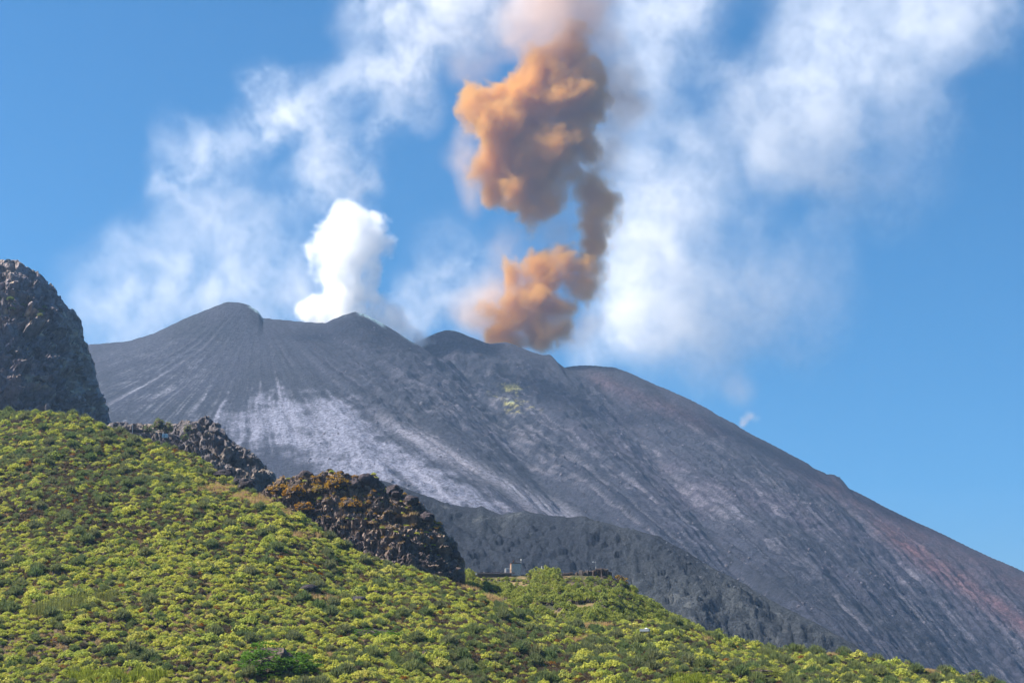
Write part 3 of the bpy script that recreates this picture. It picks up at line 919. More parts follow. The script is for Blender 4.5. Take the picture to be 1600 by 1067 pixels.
big_bush('round_bush', (p[0], p[1], float(hill_z(p[0], p[1])) - .3), 3.6, 3.0, 2.7, M_leafy, 'bright green rounded bush at the start of the white-post fence', 925, 'bush', 60, 13, 6, (.08, .13), (.03, .048), .15)
p = at(852, 899, 468.)
big_bush('round_bush', (p[0], p[1], float(terrace_z(p[0], p[1])) - .2), 2.0, 1.8, 2.1, M_leafy, 'small round green bush beside the thin white post', 926, 'bush', 36, 12, 4, (.1, .16), (.04, .06), .15)
def spur_bush(px, py, wpx, hpx, label, seed, Y=585.):
    p = at(px, py, Y); k = Y / F
    big_bush('grey_broom', (p[0], p[1], p[2] - .5), wpx * k, wpx * k * .9, hpx * k, M_broom, label, seed, 'shrub', 60, 13, 6, (.08, .14), (.03, .05), .12)
spur_bush(262, 672, 19, 19, 'dark rounded broom bush above the white cabinet', 931)
spur_bush(248, 668, 24, 21, 'grey-green broom bush beside the dark rounded one on the spur', 932)
spur_bush(230, 673, 22, 13, 'low brownish broom bush beside the taller ones on the spur', 933)
spur_bush(293, 672, 14, 13, 'small round bush on the rocks of the spur', 934)
spur_bush(289, 686, 13, 14, 'small round bush at the foot of the spur rocks', 935)

# ---- rocks
M_rock = terrain_mat('boulder_stone', 2.2, .8, .55, 1.5, dist=.12)
def rock_mesh(name, seed, tint=(.075, .062, .062), sub=3, sq=(1, 1, 1)):
    import bmesh
    bm = bmesh.new(); bmesh.ops.create_icosphere(bm, subdivisions=sub, radius=.5)
    P = np.array([v.co[:] for v in bm.verts])
    f1, f2, cid = worley(P[:, 0] * 1.8 + seed, P[:, 1] * 1.8, P[:, 2] * 1.8, seed)
    g1, g2, gid = worley(P[:, 0] * 4 + seed, P[:, 1] * 4, P[:, 2] * 4, seed + 5)
    k = 1 + (cid - .5) * .45 + (.5 - f1) * .3 + (gid - .5) * .14
    for v, q in zip(bm.verts, k): v.co *= float(q); v.co.x *= sq[0]; v.co.y *= sq[1]; v.co.z *= sq[2]
    m = bpy.data.meshes.new(name); bm.to_mesh(m); bm.free()
    at_ = m.color_attributes.new('tint', 'FLOAT_COLOR', 'POINT')
    rgba = np.ones((len(m.vertices), 4), np.float32); rgba[:, :3] = np.array(tint) * (0.75 + .5 * gid[:, None])
    at_.data.foreach_set('color', rgba.reshape(-1))
    m.materials.append(M_rock)
    return m
def boulder(px, py, wpx, hpx, label, seed, fn=crag_hit, tint=(.06, .048, .052)):
    c = fn(px, py); k = c[1] / F
    o = link_mesh('boulder', rock_mesh('boulder', seed, tint, 3, (1, .9, hpx / wpx)))
    o.location = (c[0], c[1], c[2] + hpx * k * .25); o.scale = (wpx * k * 1.15,) * 3
    o.rotation_euler = (0, 0, seed)
    tag(o, label, 'boulder')
boulder(616, 772, 22, 17, 'rounded dark lava boulder perched on the crag top apart from the bushes', 41)
boulder(574, 756, 30, 22, 'broad dark lava block on the crag beside the mustard bushes', 42)
boulder(556, 760, 18, 14, 'small dark lava block touching the broad one on the crag', 43)
boulder(531, 742, 10, 8, 'small dark rock poking up behind the large mustard bush', 44)
boulder(478, 748, 24, 15, 'flat dark rock between the broom bushes on the crag top', 45)
boulder(640, 785, 24, 15, 'rough grey-brown rock high on the sloping shoulder of the crag', 46)
boulder(668, 812, 22, 15, 'brown rock halfway down the sloping shoulder of the crag', 47)
boulder(560, 800, 20, 18, 'pale-topped grey rock on the crag face', 48, tint=(.10, .085, .08))
boulder(712, 872, 14, 16, 'dark jutting rock at the steep outer edge of the crag', 49)
hh = lambda a, b: hit(hill_z, a, b)
for i, (a, b, w_, h_, lab) in enumerate(((483, 925, 26, 14, 'dark rock half buried below the terrace step on the slope'), (405, 1000, 10, 8, 'small dark rock above the big spreading bush'),
        (560, 940, 24, 11, 'dark flat rock in the scrub near the half buried one'), (350, 745, 30, 16, 'dark rock among bushes on the hill edge below the spur'),
        (385, 752, 26, 18, 'dark rock on the hill edge next to the crag'), (372, 745, 16, 12, 'small brown rock wedged by the larger hill edge rocks'))):
    boulder(a, b, w_, h_, lab, 60 + i, hh, (.045, .038, .042))

def strewn(name, label, zf, n, px0, px1, ya, yb, smin, smax, tint, seed, sub=1):
    """loose rocks on a slope, too many to count: one object"""
    r = np.random.default_rng(seed)
    base = []
    for i in range(4):
        q = rock_mesh('loose_rock', seed + i, tint, sub)
        base.append((np.array([v.co[:] for v in q.vertices]), np.array([f.vertices[:] for f in q.polygons])))
        bpy.data.meshes.remove(q)
    V, Fc, T, nv = [], [], [], 0
    mm = r.uniform(Mx(px0), Mx(px1), n); Y = r.uniform(ya, yb, n); x = mm * Y
    cl = fbm(x / 60, Y / 60, None, 3, seed)
    Z = zf(x, Y)
    for i in range(n):
        if cl[i] < r.uniform(-.1, .55): continue
        bv, bf = base[r.integers(0, 4)]
        s = smin + (smax - smin) * r.uniform() ** 3.5
        a = r.uniform(0, 6.28); ca, sa = math.cos(a), math.sin(a)
        q = bv @ np.array([[ca, sa, 0], [-sa, ca, 0], [0, 0, 1]]) * s + np.array([x[i], Y[i], Z[i]])
        V.append(q); Fc.append(bf + nv); nv += len(bv)
        T.append(np.tile(np.array(tint) * r.uniform(.6, 1.7), (len(bv), 1)))
    V = np.concatenate(V); Fc = np.concatenate(Fc); T = np.concatenate(T)
    m = pymesh(name, V, Fc, [M_rock])
    at_ = m.color_attributes.new('tint', 'FLOAT_COLOR', 'POINT')
    rgba = np.ones((len(V), 4), np.float32); rgba[:, :3] = T
    at_.data.foreach_set('color', rgba.reshape(-1))
    o = link_mesh(name, m); tag(o, label, 'rocks', kind='stuff')
def grid_z(V):
    """height of a built fan grid, by nearest vertex"""
    P = V.reshape(-1, 3)
    cell = {}
    S_ = 6.0
    ix = np.floor(P[:, 0] / S_).astype(int); iy = np.floor(P[:, 1] / S_).astype(int)
    for k, key in enumerate(zip(ix.tolist(), iy.tolist())): cell.setdefault(key, k)
    def f(x, y):
        out = np.zeros(len(x))
        for i in range(len(x)):
            kx, ky = int(math.floor(x[i] / S_)), int(math.floor(y[i] / S_))
            h = cell.get((kx, ky))
            if h is None: h = cell.get((kx + 1, ky), cell.get((kx, ky + 1), 0))
            x[i], y[i] = P[h, 0], P[h, 1]
            out[i] = P[h, 2]
        return out
    return f
strewn('slope_rocks', 'loose rocks strewn over the volcano slope', grid_z(VOLC), 5000, 480, 1640, 1650, 2440, .8, 4.5, (.08, .072, .085), 71)
strewn('lava_blocks', 'loose lava blocks covering the dark lava ridge', grid_z(LAVA), 4500, 600, 1500, 820, 1190, .4, 2.6, (.06, .065, .075), 81)
strewn('cliff_rocks', 'loose rocks on the ledges of the tall cliff', grid_z(CLIFF), 900, -20, 190, 760, 925, .5, 3.2, (.13, .105, .09), 91)

# ---- basalt outcrop beside the terrace
M_bas = terrain_mat('basalt_block', 1.6, .8, .6, 1.4, dist=.15)
def block_mesh(seed, tint):
    r = np.random.default_rng(seed)
    V, Fc = [], []
    box(V, Fc, (0, 0, 0), (1, 1, 1))
    V = [np.array(v) * (1 + r.uniform(-.16, .10, 3)) for v in V]
    import bmesh
    m = pymesh('block', V, Fc)
    bm = bmesh.new(); bm.from_mesh(m)
    bmesh.ops.bevel(bm, geom=bm.edges[:], offset=.09, segments=1, affect='EDGES')
    bm.to_mesh(m); bm.free()
    at_ = m.color_attributes.new('tint', 'FLOAT_COLOR', 'POINT')
    rgba = np.ones((len(m.vertices), 4), np.float32); rgba[:, :3] = tint
    at_.data.foreach_set('color', rgba.reshape(-1)); m.materials.append(M_bas)
    return m
def outcrop():
    b = at(930, 912, 466); b[2] = float(terrace_z(b[0], b[1]))
    t = empty('basalt_outcrop', b)
    tag(t, 'dark basalt outcrop of jointed upright blocks with a thin pole on top', 'rock')
    r = np.random.default_rng(95)
    ms = [block_mesh(950 + i, np.array(c)) for i, c in enumerate(((.075,.058,.052), (.095,.070,.058), (.060,.050,.050), (.085,.072,.068)))]
    k = 466 / F
    # upright columns on the right, rubble towards the left
    for (x0, x1, top, bot, n) in ((930, 955, 890, 905, 6), (924, 960, 903, 912, 7), (930, 966, 909, 920, 7), (905, 930, 893, 904, 5), (890, 912, 896, 905, 5), (872, 895, 897, 905, 5), (905, 930, 903, 914, 5)):
        xs = np.sort(np.concatenate([[x0, x1], r.uniform(x0, x1, n - 1)])) if False else np.linspace(x0, x1, n + 1) + np.concatenate([[0], r.uniform(-1.2, 1.2, n - 1), [0]])
        for i in range(n):
            wv = (xs[i + 1] - xs[i]) * k * 1.12; tp = top + r.uniform(-1.5, 1.5) + (2.5 if n == 6 and i == 5 else 0)
            h = (bot - tp) * k * 1.1
            c = at((xs[i] + xs[i + 1]) / 2, (tp + bot) / 2, 466)
            o = link_mesh('block', ms[r.integers(0, 4)], t)
            o.location = (c[0] - b[0], r.uniform(-.6, .3) + (.0 if top < 900 else -.7), c[2] - b[2])
            o.scale = (wv, 2.6 * r.uniform(.8, 1.2), h); o.rotation_euler = (r.normal(0, .05), r.normal(0, .05), r.normal(0, .12))
    V, Fc = [], []
    q = at(930.5, 891, 466) - b; q2 = at(930, 878.5, 466) - b
    return t, b
outcrop()

# ---- stone hut on the terrace
M_stone = plain_mat('pale_rubble_stone', (.60, .57, .56), .9, .3, 1.8, .5)
M_mortar = plain_mat('dark_mortar', (.13, .105, .095), .95, .3, 5, .3)
M_sunlit = plain_mat('sunlit_stone', (.38, .26, .18), .9, .35, 2.2, .4)  # left face of the hut: warm sunlight painted into the stone colour
M_roof = plain_mat('rusty_roof', (.13, .06, .045), .85, .35, 4, .2)
M_white = plain_mat('white_paint', (.74, .73, .70), .6, .08, 3)
M_panel = plain_mat('grey_panel', (.30, .33, .36), .5, .15, 3)
M_dark = plain_mat('dark_wood', (.055, .042, .038), .85, .35, 6, .2)
M_metal = plain_mat('galvanised', (.42, .42, .42), .4, .15, 8)
M_rustm = plain_mat('rusty_metal', (.20, .085, .05), .8, .35, 9)

def hut():
    Y = 466.0; k = Y / F
    b = at(805.5, 899, Y)
    b[2] = float(terrace_z(b[0], b[1])) - .3
    t = empty('stone_hut', b, math.radians(7))
    tag(t, 'small square stone hut with flat rusty roof on the terrace', 'hut')
    H = float(at(805, 881, Y)[2] - b[2]); W = 2.55
    V, Fc = [], []; box(V, Fc, (0, 0, H / 2), (W, W, H)); wall = part('wall', V, Fc, M_mortar, t)
    r = np.random.default_rng(97)
    # coursed rubble: every stone a block standing proud of the mortar
    for face in range(2):
        V, Fc = [], []
        z = .02
        while z < H - .12:
            h = r.uniform(.22, .34); u = -W / 2 + .01
            while u < W / 2 - .1:
                l_ = min(r.uniform(.25, .55), W / 2 - u)
                g = .02
                if face == 0: box(V, Fc, (u + l_ / 2, -W / 2 - .03, z + h / 2), (l_ - g * 2, .12 + r.uniform(0, .05), h - g * 2))
                else: box(V, Fc, (-W / 2 - .03, u + l_ / 2, z + h / 2), (.12 + r.uniform(0, .05), l_ - g * 2, h - g * 2))
                u += l_
            z += h
        o = part('stonework', V, Fc, M_stone if face == 0 else M_sunlit, wall)
        o['label'] = 'pale grey rubble stone facing' if face == 0 else 'rubble stone facing tinted orange-brown as its sunlit side'
    V, Fc = [], []; box(V, Fc, (0, 0, H + .09), (W + .3, W + .3, .18)); roof = part('roof', V, Fc, M_roof, t)
    V, Fc = [], []; box(V, Fc, (-.6, -.2, H + .22), (.55, .5, .1)); tube(V, Fc, (-.6, -.2, H + .2), (-.6, -.2, H + 1.15), .05); tube(V, Fc, (-.95, -.2, H + .75), (-.25, -.2, H + .75), .035)
    part('chimney_pipe', V, Fc, M_rustm, roof)
    V, Fc = [], []; tube(V, Fc, (W / 2 + .12, -W / 2, 1.2), (W / 2 + .12, -W / 2, H + 1.15), .045)
    mast = part('mast', V, Fc, M_metal, t)
    V, Fc = [], []; tube(V, Fc, (W / 2 + .12, -W / 2, H + .85), (W / 2 + .12, -W / 2, H + 1.35), .13, .11, 9); part('lamp', V, Fc, M_white, mast)
    # white cabinet standing against it
    c = at(793, 898, Y - .6); c[2] = float(at(793, 894.5, Y - .6)[2])
    q = empty('white_cabinet', c, math.radians(5))
    tag(q, 'white framed cabinet with grey front beside the stone hut', 'cabinet')
    V, Fc = [], []; box(V, Fc, (0, 0, .62), (1.36, .8, 1.24)); part('body', V, Fc, M_white, q)
    V, Fc = [], []; box(V, Fc, (.12, -.42, .62), (.72, .06, .98)); part('door', V, Fc, M_panel, q)
    # long terrace roof in front
    a = at(746, 897, Y - 1.5); e = at(803, 897, Y - 1.5)
    z0 = float(at(775, 895.2, Y - 1.5)[2])
    L_ = e[0] - a[0]; cx = (a[0] + e[0]) / 2
    q = empty('terrace_building', (cx, Y - .5, z0 - 1.3))
    tag(q, 'long low terrace building with dark flat roof and pale roof edge', 'building')
    V, Fc = [], []; box(V, Fc, (0, .6, .42), (L_, 3.0, 1.7)); part('wall', V, Fc, M_mortar, q)
    V, Fc = [], []; box(V, Fc, (0, .6, 1.36), (L_ + .5, 3.5, .17)); roof = part('roof', V, Fc, M_roof, q)
    V, Fc = [], []; box(V, Fc, (0, -1.19, 1.20), (L_ + .3, .07, .12)); part('fascia', V, Fc, M_panel, roof)
    for i in range(11):
        V, Fc = [], []; box(V, Fc, (-L_ / 2 + L_ * (i + .5) / 11, -1.0, 1.53), (.14, .14, .18)); part('post', V, Fc, M_dark, roof)
    V, Fc = [], []; box(V, Fc, (-L_ / 2 - .35, -1.1, 1.1), (.5, .4, .55)); part('gutter_box', V, Fc, M_white, q)
hut()

def post(name, px, pyt, pyb, Y, r_, mat, label, lamp=None, cat='pole'):
    b = at(px, pyb, Y); h = float(at(px, pyt, Y)[2] - b[2])
    t = empty(name, b); tag(t, label, cat)
    V, Fc = [], []; tube(V, Fc, (0, 0, -.6), (0, 0, h), r_, r_ * .8); s = part('shaft', V, Fc, mat, t)
    if lamp:
        V, Fc = [], []
        tube(V, Fc, (0, 0, h * .9), (lamp, 0, h * .96), r_ * .7); part('arm', V, Fc, mat, t)
        V, Fc = [], []; box(V, Fc, (lamp, 0, h * .95), (.42, .3, .3)); part('lamp', V, Fc, M_white, t)
    return t
post('lamp_pole', 931, 877, 891, 465.4, .075, M_metal, 'pale pole with a small lamp on the basalt outcrop', -.75)
post('marker_post', 846.5, 884, 896, 467.5, .09, M_white, 'thin white post in the scrub between hut and basalt outcrop')
post('marker_post', 756, 893, 897, 470, .06, M_white, 'short white post behind the terrace roof')

# ---- wooden stand on the slope
def stand():
    p = hit(hill_z, 1008, 998)
    k = p[1] / F
    t = empty('wooden_stand', p, math.radians(-16))
    tag(t, 'grey wooden table-like stand with white cloth heap on slope', 'stand')
    W, D, H = 15 * k, 1.3, 15 * k
    V, Fc = [], []; box(V, Fc, (0, 0, H), (W, D, .10)); top = part('top', V, Fc, M_metal, t)
    for nm, c, s in (('apron', (0, -D / 2 + .05, H - .30), (W - .1, .06, .46)), ('apron', (0, D / 2 - .05, H - .30), (W - .1, .06, .46)),
                     ('apron', (-W / 2 + .05, 0, H - .30), (.06, D - .25, .46)), ('apron', (W / 2 - .05, 0, H - .30), (.06, D - .25, .46))):
        V, Fc = [], []; box(V, Fc, c, s); part(nm, V, Fc, M_panel, t)
    for sx in (-1, 1):
        for sy in (-1, 1):
            V, Fc = [], []; box(V, Fc, (sx * (W / 2 - .16), sy * (D / 2 - .16), (H - .1) / 2 - .2), (.13, .13, H + .2)); part('leg', V, Fc, M_dark, t)
    r = np.random.default_rng(5)
    V, Fc = [], []
    dome(V, Fc, .5, .3, 0, 12, 4, r)
    o = part('cloth_heap', [v * np.array([.8, .7, .8]) + np.array([.35, 0, H + .04]) for v in V], Fc, M_white, t, True)
stand()

# ---- white-post fence on the right
def fence():
    pts = [(1432, 1054, 386), (1449, 1053, 386), (1467, 1057, 384), (1480, 1059, 383), (1494, 1060, 382)]
    P = []
    for (a, b, Y) in pts:
        q = at(a, b, Y); q[2] = float(hill_z(q[0], q[1])); P.append(q)
    t = empty('post_fence', P[0]); tag(t, 'low fence of white posts and dark rails on the hillside edge', 'fence')
    for q in P:
        V, Fc = [], []; c = q - P[0]; box(V, Fc, (c[0], c[1], c[2] + .55), (.16, .16, 1.9)); part('post', V, Fc, M_white, t)
    for i in range(len(P) - 1):
        for h in (.75, 1.3):
            a = P[i] - P[0] + np.array([0, 0, h]); b = P[i + 1] - P[0] + np.array([0, 0, h])
            V, Fc = [], []; tube(V, Fc, a, b, .06); part('rail', V, Fc, M_dark, t)
fence()

# ---- path railing and white cabinet on the left shoulder
def left_bits():
    Y = 560.; k = Y / F
    a, b = at(190, 674, Y), at(224, 670.5, Y)
    t = empty('path_railing', a); tag(t, 'dark timber railing with plank base along the path below the cliff', 'railing')
    d = b - a
    for i in range(5):
        c = d * i / 4
        V, Fc = [], []; box(V, Fc, (c[0], c[1], c[2] + .5), (.2, .2, 2.9 if i == 2 else 2.2)); part('post', V, Fc, M_metal if i == 2 else M_dark, t)
    for h in (.75, 1.25):
        V, Fc = [], []; tube(V, Fc, (0, 0, h), d + np.array([0, 0, h]), .07); part('rail', V, Fc, M_dark, t)
    V, Fc = [], []; box(V, Fc, d / 2 + np.array([0, .2, -.2]), (float(d[0]), .25, .9)); part('plank_base', V, Fc, M_dark, t)
    Yc = 505.
    c = at(257.5, 684, Yc); k = Yc / F
    q = empty('white_box', c, math.radians(10)); tag(q, 'small white utility box with dark cap on the hill shoulder', 'cabinet')
    V, Fc = [], []; box(V, Fc, (0, 0, 3.2 * k), (9 * k, 1.0, 6.4 * k)); part('body', V, Fc, M_white, q)
    V, Fc = [], []; box(V, Fc, (1.5 * k, 0, 7.6 * k), (4.5 * k, .6, 2.6 * k)); part('cap', V, Fc, M_dark, q)
    V, Fc = [], []; box(V, Fc, (-1 * k, -.52, 2.6 * k), (2.2 * k, .05, 3.2 * k)); part('door', V, Fc, M_panel, q)
    V, Fc = [], []; tube(V, Fc, (-2.5 * k, 0, 6.2 * k), (-2.5 * k, 0, 10 * k), .06); part('vent_pipe', V, Fc, M_metal, q)
left_bits()

# ================================================================== SMOKE AND HAZE
def smoke_mat(name, color, dens, aniso, absorb=(0, 0, 0)):
    m, t, n, l, out = material(name)
    pv = n.new('ShaderNodeVolumePrincipled')
    pv.inputs['Color'].default_value = (*color, 1)
    pv.inputs['Density'].default_value = dens
    pv.inputs['Anisotropy'].default_value = aniso
    pv.inputs['Absorption Color'].default_value = (*absorb, 1)
    l.new(pv.outputs[0], out.inputs['Volume'])
    return m

def smoke(name, label, puffs, mat, voxel, mode, warp=(), noise=(), blend=14.0, edge=14.0, lo=.35, hi=.65, floor_=0.0, grow=1.0):
    """a body of smoke: puffs (px, py, depth, radius px, weight) filled into a density grid"""
    pts = []
    for p in puffs:
        c = at(p[0], p[1], p[2]); pts.append((c, p[3] * grow * p[2] / F, p[4] if len(p) > 4 else 1.0))
    mg = edge + sum(a for a, s in warp) * .6
    lo_ = np.min([c - r for c, r, w in pts], 0) - mg; hi_ = np.max([c + r for c, r, w in pts], 0) + mg
    res = np.maximum(8, np.ceil((hi_ - lo_) / voxel)).astype(int)
    m = bpy.data.meshes.new(name)
    o = link_mesh(name, m)
    g, gi, go = gn_group(name)
    N, L = g.nodes, g.links
    def math_(op, a, b=None, c=None):
        k = N.new('ShaderNodeMath'); k.operation = op
        for i, v in enumerate((a, b, c)):
            if v is None: continue
            if isinstance(v, (int, float)): k.inputs[i].default_value = v
            else: L.new(v, k.inputs[i])
        return k.outputs[0]
    def tex(vec, size, det, rough=.55, off=0.0):
        sc = N.new('ShaderNodeVectorMath'); sc.operation = 'MULTIPLY_ADD'
        L.new(vec, sc.inputs[0]); sc.inputs[1].default_value = (1 / size,) * 3; sc.inputs[2].default_value = (off, off * 1.7, -off)
        k = N.new('ShaderNodeTexNoise'); k.inputs['Scale'].default_value = 1.0
        k.inputs['Detail'].default_value = det; k.inputs['Roughness'].default_value = rough
        L.new(sc.outputs[0], k.inputs['Vector'])
        return k
    pos = N.new('GeometryNodeInputPosition').outputs[0]
    wp = pos
    for i, (amp, size) in enumerate(warp):
        k = tex(pos, size, 2, .5, 3.1 * i + len(name))
        sb = N.new('ShaderNodeVectorMath'); sb.operation = 'SUBTRACT'; L.new(k.outputs['Color'], sb.inputs[0]); sb.inputs[1].default_value = (.5, .5, .5)
        ma = N.new('ShaderNodeVectorMath'); ma.operation = 'MULTIPLY_ADD'; L.new(sb.outputs[0], ma.inputs[0]); ma.inputs[1].default_value = (amp * 2,) * 3
        L.new(wp, ma.inputs[2]); wp = ma.outputs[0]
    acc = None
    for c, r, wgt in pts:
        d = N.new('ShaderNodeVectorMath'); d.operation = 'DISTANCE'; L.new(wp, d.inputs[0]); d.inputs[1].default_value = c
        if mode == 'billow':
            v = math_('SUBTRACT', d.outputs['Value'], r)
            acc = v if acc is None else math_('SMOOTH_MIN', acc, v, blend)
        else:
            q = math_('DIVIDE', d.outputs['Value'], r)
            q = math_('MAXIMUM', math_('MULTIPLY_ADD', math_('MULTIPLY', q, q), -1.0, 1.0), 0.0)
            q = math_('MULTIPLY', math_('MULTIPLY', q, q), wgt)
            acc = q if acc is None else math_('ADD', acc, q)
    if mode == 'billow':
        for i, (amp, size) in enumerate(noise):
            # rounded billows with sharp creases between them
            k = tex(wp, size, 2.0, .5, 7.7 * i + 2)
            b = math_('ABSOLUTE', math_('SUBTRACT', k.outputs[0], .5))
            acc = math_('MULTIPLY_ADD', math_('SUBTRACT', b, .10), -amp * 5, acc)
        mr = N.new('ShaderNodeMapRange'); mr.interpolation_type = 'SMOOTHSTEP'
        L.new(acc, mr.inputs['Value']); mr.inputs['From Min'].default_value = edge * .5; mr.inputs['From Max'].default_value = -edge * .5
        dens = mr.outputs[0]
        if floor_:
            k = tex(wp, floor_, 3, .6, 5.0)
            m2 = N.new('ShaderNodeMapRange'); L.new(k.outputs[0], m2.inputs['Value'])
            m2.inputs['From Min'].default_value = .35; m2.inputs['From Max'].default_value = .62; m2.inputs['To Min'].default_value = .12; m2.inputs['To Max'].default_value = 1.5
            dens = math_('MULTIPLY', dens, m2.outputs[0])
    else:
        size, det, rough = noise[0]
        k = tex(wp, size, det, rough, 1.0)
        mr = N.new('ShaderNodeMapRange'); mr.interpolation_type = 'SMOOTHSTEP'
        L.new(k.outputs[0], mr.inputs['Value']); mr.inputs['From Min'].default_value = lo; mr.inputs['From Max'].default_value = hi
        mr.inputs['To Min'].default_value = floor_; mr.inputs['To Max'].default_value = 1.0
        dens = math_('MULTIPLY', math_('MINIMUM', acc, 1.2), mr.outputs[0])
    vc = N.new('GeometryNodeVolumeCube')
    L.new(dens, vc.inputs['Density'])
    vc.inputs['Min'].default_value = lo_; vc.inputs['Max'].default_value = hi_
    for i, ax in enumerate('XYZ'): vc.inputs['Resolution ' + ax].default_value = int(res[i])
    sm = N.new('GeometryNodeSetMaterial'); sm.inputs['Material'].default_value = mat
    L.new(vc.outputs[0], sm.inputs['Geometry']); L.new(sm.outputs[0], go.inputs[0])
    md = o.modifiers.new('smoke', 'NODES'); md.node_group = g
    m.materials.append(mat)
    tag(o, label, 'smoke', kind='stuff')
    return o, lo_, hi_

def J(lst, Y, seed, spread=.5, low=None):
    r = np.random.default_rng(seed)
    return [(p[0], p[1], (low if low and p[1] > 375 else Y) + r.uniform(-1, 1) * spread * p[2], p[2], p[3] if len(p) > 3 else 1.0) for p in lst]

steam_d = smoke_mat('dense_steam', (.995, .995, .997), .06, .3)
steam_t = smoke_mat('thin_steam', (.975, .975, .985), .014, .35)
ash = smoke_mat('brown_ash', (.77, .47, .125), .085, .3)
ash_t = smoke_mat('thin_ash', (.78, .64, .56), .024, .25)

smoke('steam_plume', 'bright white dense steam plume rising from the crater lip', J([
    (540,352,34),(562,362,30),(515,372,24),(588,352,18),(545,395,36),(530,425,34),(500,395,18),(575,388,18),(540,455,32),(525,480,32),(508,492,22),(498,470,14),
    (560,470,26),(588,484,24),(562,498,26),(612,502,24),(632,518,20),(652,532,15),(580,440,15),(545,505,30),(498,490,26),(575,415,18),(590,380,18)], 2475, 1, .4),
    steam_d, 1.9, 'billow', ((14, 70), (6, 24)), ((14, 60), (8, 26), (4.5, 11)), 12, 18, floor_=34, grow=1.2)
smoke('ash_plume', 'towering orange-brown ash cloud rising from behind the crater rim', J([
    (770,520,18),(800,490,30),(762,482,20),(840,470,34),(880,480,26),(850,430,36),(880,420,30),(812,440,26),(905,450,22),(870,520,24),(840,525,24),(800,530,18),
    (920,415,27),(926,385,27),(932,355,27),(940,322,29),(926,298,28),(914,345,20),(905,285,24),
    (835,335,20),(860,300,32),(812,300,32),(775,290,28),(760,258,30),(738,270,16),(800,250,48),(850,250,52),(888,270,28),(782,200,48),(750,165,32),(740,150,18),
    (820,170,58),(870,150,58),(910,170,38),(928,150,26),(852,105,38),(880,95,34),(905,120,38),(890,62,24),(905,235,30),(915,215,26),(838,358,16),(832,372,9),(905,440,26)], 2570, 2, .45),
    ash, 2.3, 'billow', ((22, 100), (9, 32)), ((16, 80), (10, 36), (6, 15), (3, 7)), 14, 19, floor_=46, grow=1.16)
smoke('ash_veil', 'thin lilac-brown ash veil drifting above the ash cloud', J([
    (860,30,80,1.2),(800,50,60,1.0),(930,55,60,.8),(962,110,45,.8),(955,165,40,.7),(880,-30,100,1.2),(905,45,55,1.3),(850,60,50,1.2),(760,500,45,1.0),(735,490,40,.8),(780,470,45,.9),(735,280,40,.5),(730,300,35,.5),(905,300,70,.4),(820,500,80,.6),(900,500,50,.6),(945,220,50,1.2),(968,150,50,1.1),(945,260,40,.7),(870,370,45,.5),(720,255,35,.6),(735,210,35,.5),(740,110,45,.5),(800,390,50,.4),(760,460,50,.5)], 2590, 3),
    ash_t, 4.5, 'wisp', ((40, 140), (16, 50)), ((60, 7, .68),), lo=.38, hi=.60, floor_=.15, grow=1.25)
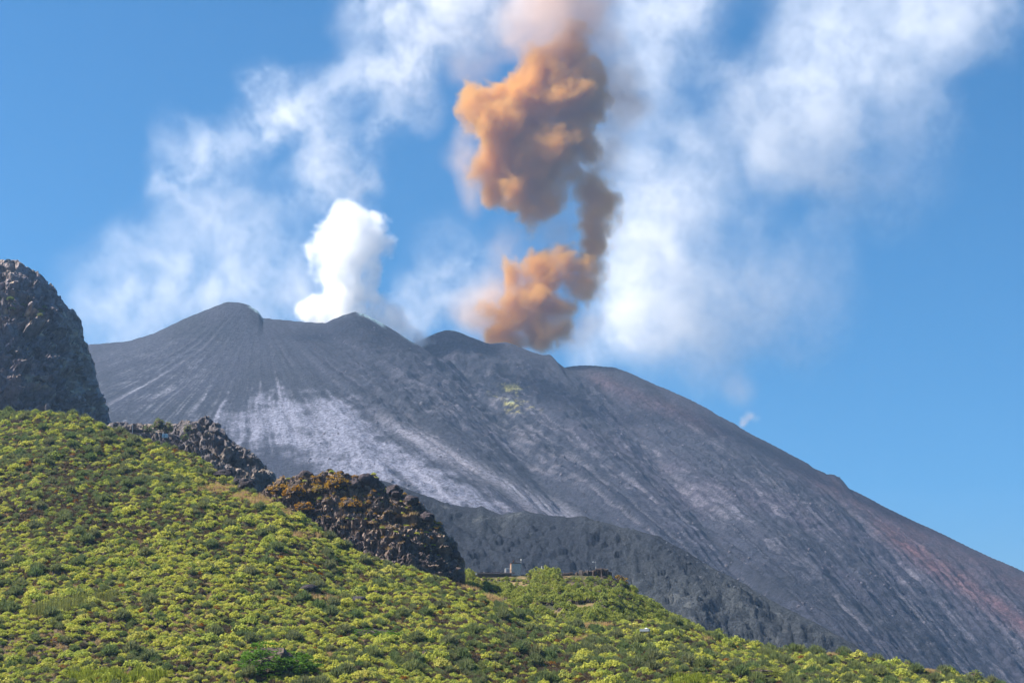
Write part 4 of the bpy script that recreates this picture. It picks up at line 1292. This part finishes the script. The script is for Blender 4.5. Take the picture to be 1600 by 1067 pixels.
smoke('drifting_steam', 'white wispy steam drifting above the bright steam plume', J([
    (290,240,62,1),(272,262,50,.8),(330,222,48,.7),(385,205,55,.8),(440,190,60,1),(428,140,48,.9),(490,180,62,1),(520,222,58,1),(505,270,50,.8),(530,292,45,.8),(560,140,65,.9),(622,92,75,.9),
    (662,60,78,.9),(705,40,85,.9),(642,150,58,.8),(610,200,40,.8),(592,222,28,.7),(548,318,48,1),(535,285,50,1),(560,250,40,.7),(470,300,60,.5),(300,310,70,.6),(565,300,42,.5),(350,300,80,.35),(320,350,95,.25),(420,420,100,.35),(350,445,110,.5),(250,430,110,.45),(180,500,90,.4),(450,480,70,.5),(470,445,65,.4),
    (745,15,95,.6),(560,30,65,.6),(640,-40,110,.8),(760,-50,100,.6),(170,470,110,.2),(690,440,62,.5),(660,475,55,.7),(640,505,40,.8),(722,490,55,.7),(742,430,62,.4),(700,380,55,.2)], 2340, 4, low=2570),
    steam_t, 4.2, 'wisp', ((60, 190), (24, 70), (9, 26)), ((60, 9, .76),), lo=.44, hi=.60, floor_=.08, grow=1.3)
smoke('steam_bank', 'broad thin white steam bank drifting behind the ash cloud', J([
    (1010,60,90,.8),(1000,160,80,.6),(972,250,70,.6),(1000,330,90,.5),(985,430,80,.7),(962,500,60,1),(922,545,48,1),(1010,500,80,.8),(1062,522,80,.5),(1105,560,70,.4),(1040,400,95,.4),(1100,100,45,.5),
    (1150,140,58,.9),(1200,180,85,1),(1272,200,92,1.25),(1292,250,66,1),(1232,230,75,1),(1262,90,95,.7),(1332,60,110,.45),(1422,60,100,.5),(1180,220,65,.8),(1100,220,65,.5),(1312,300,56,.6),(1292,380,60,.35),
    (1482,30,90,.6),(1462,190,60,.4),(1150,330,95,.25),(1562,20,80,.45),(1300,-40,120,.45),(1050,-30,100,.7),(1450,-40,120,.6),(1180,450,100,.4),(1080,450,100,.5),(1120,520,90,.45),(1000,390,95,.6),(1060,300,100,.5),(1380,160,100,.4),(1380,280,100,.3),(1240,470,110,.35),(985,520,70,.9),(1040,470,90,.6)], 2770, 5),
    steam_t, 5.2, 'wisp', ((60, 190), (24, 70), (9, 26)), ((60, 9, .77),), lo=.44, hi=.60, floor_=.2, grow=1.35)
smoke('fumarole_puff', 'small brownish puff rising from the bare outer ridge', J([(1163,658,11,.9),(1172,650,12,.7),(1182,655,9,.5),(1160,664,8,1),(1155,610,40,.12)], 2500, 6),
    smoke_mat('puff_ash', (.88, .74, .64), .05, .25), 2.0, 'wisp', ((6, 25),), ((16, 4, .6),), lo=.3, hi=.6, floor_=.3)

def haze():
    x0, x1, y0, y1, z0, z1 = -6000, 6000, -1000, 9500, -1.5, 1560
    v = [(x, y, z) for z in (z0, z1) for y in (y0, y1) for x in (x0, x1)]
    f = [(0,2,3,1),(4,5,7,6),(0,1,5,4),(2,6,7,3),(0,4,6,2),(1,3,7,5)]
    m = smoke_mat('haze_air', (.42, .65, 1.0), .00006, .2)
    o = link_mesh('haze', pymesh('haze', v, f, [m]))
    tag(o, kind='stuff')
haze()
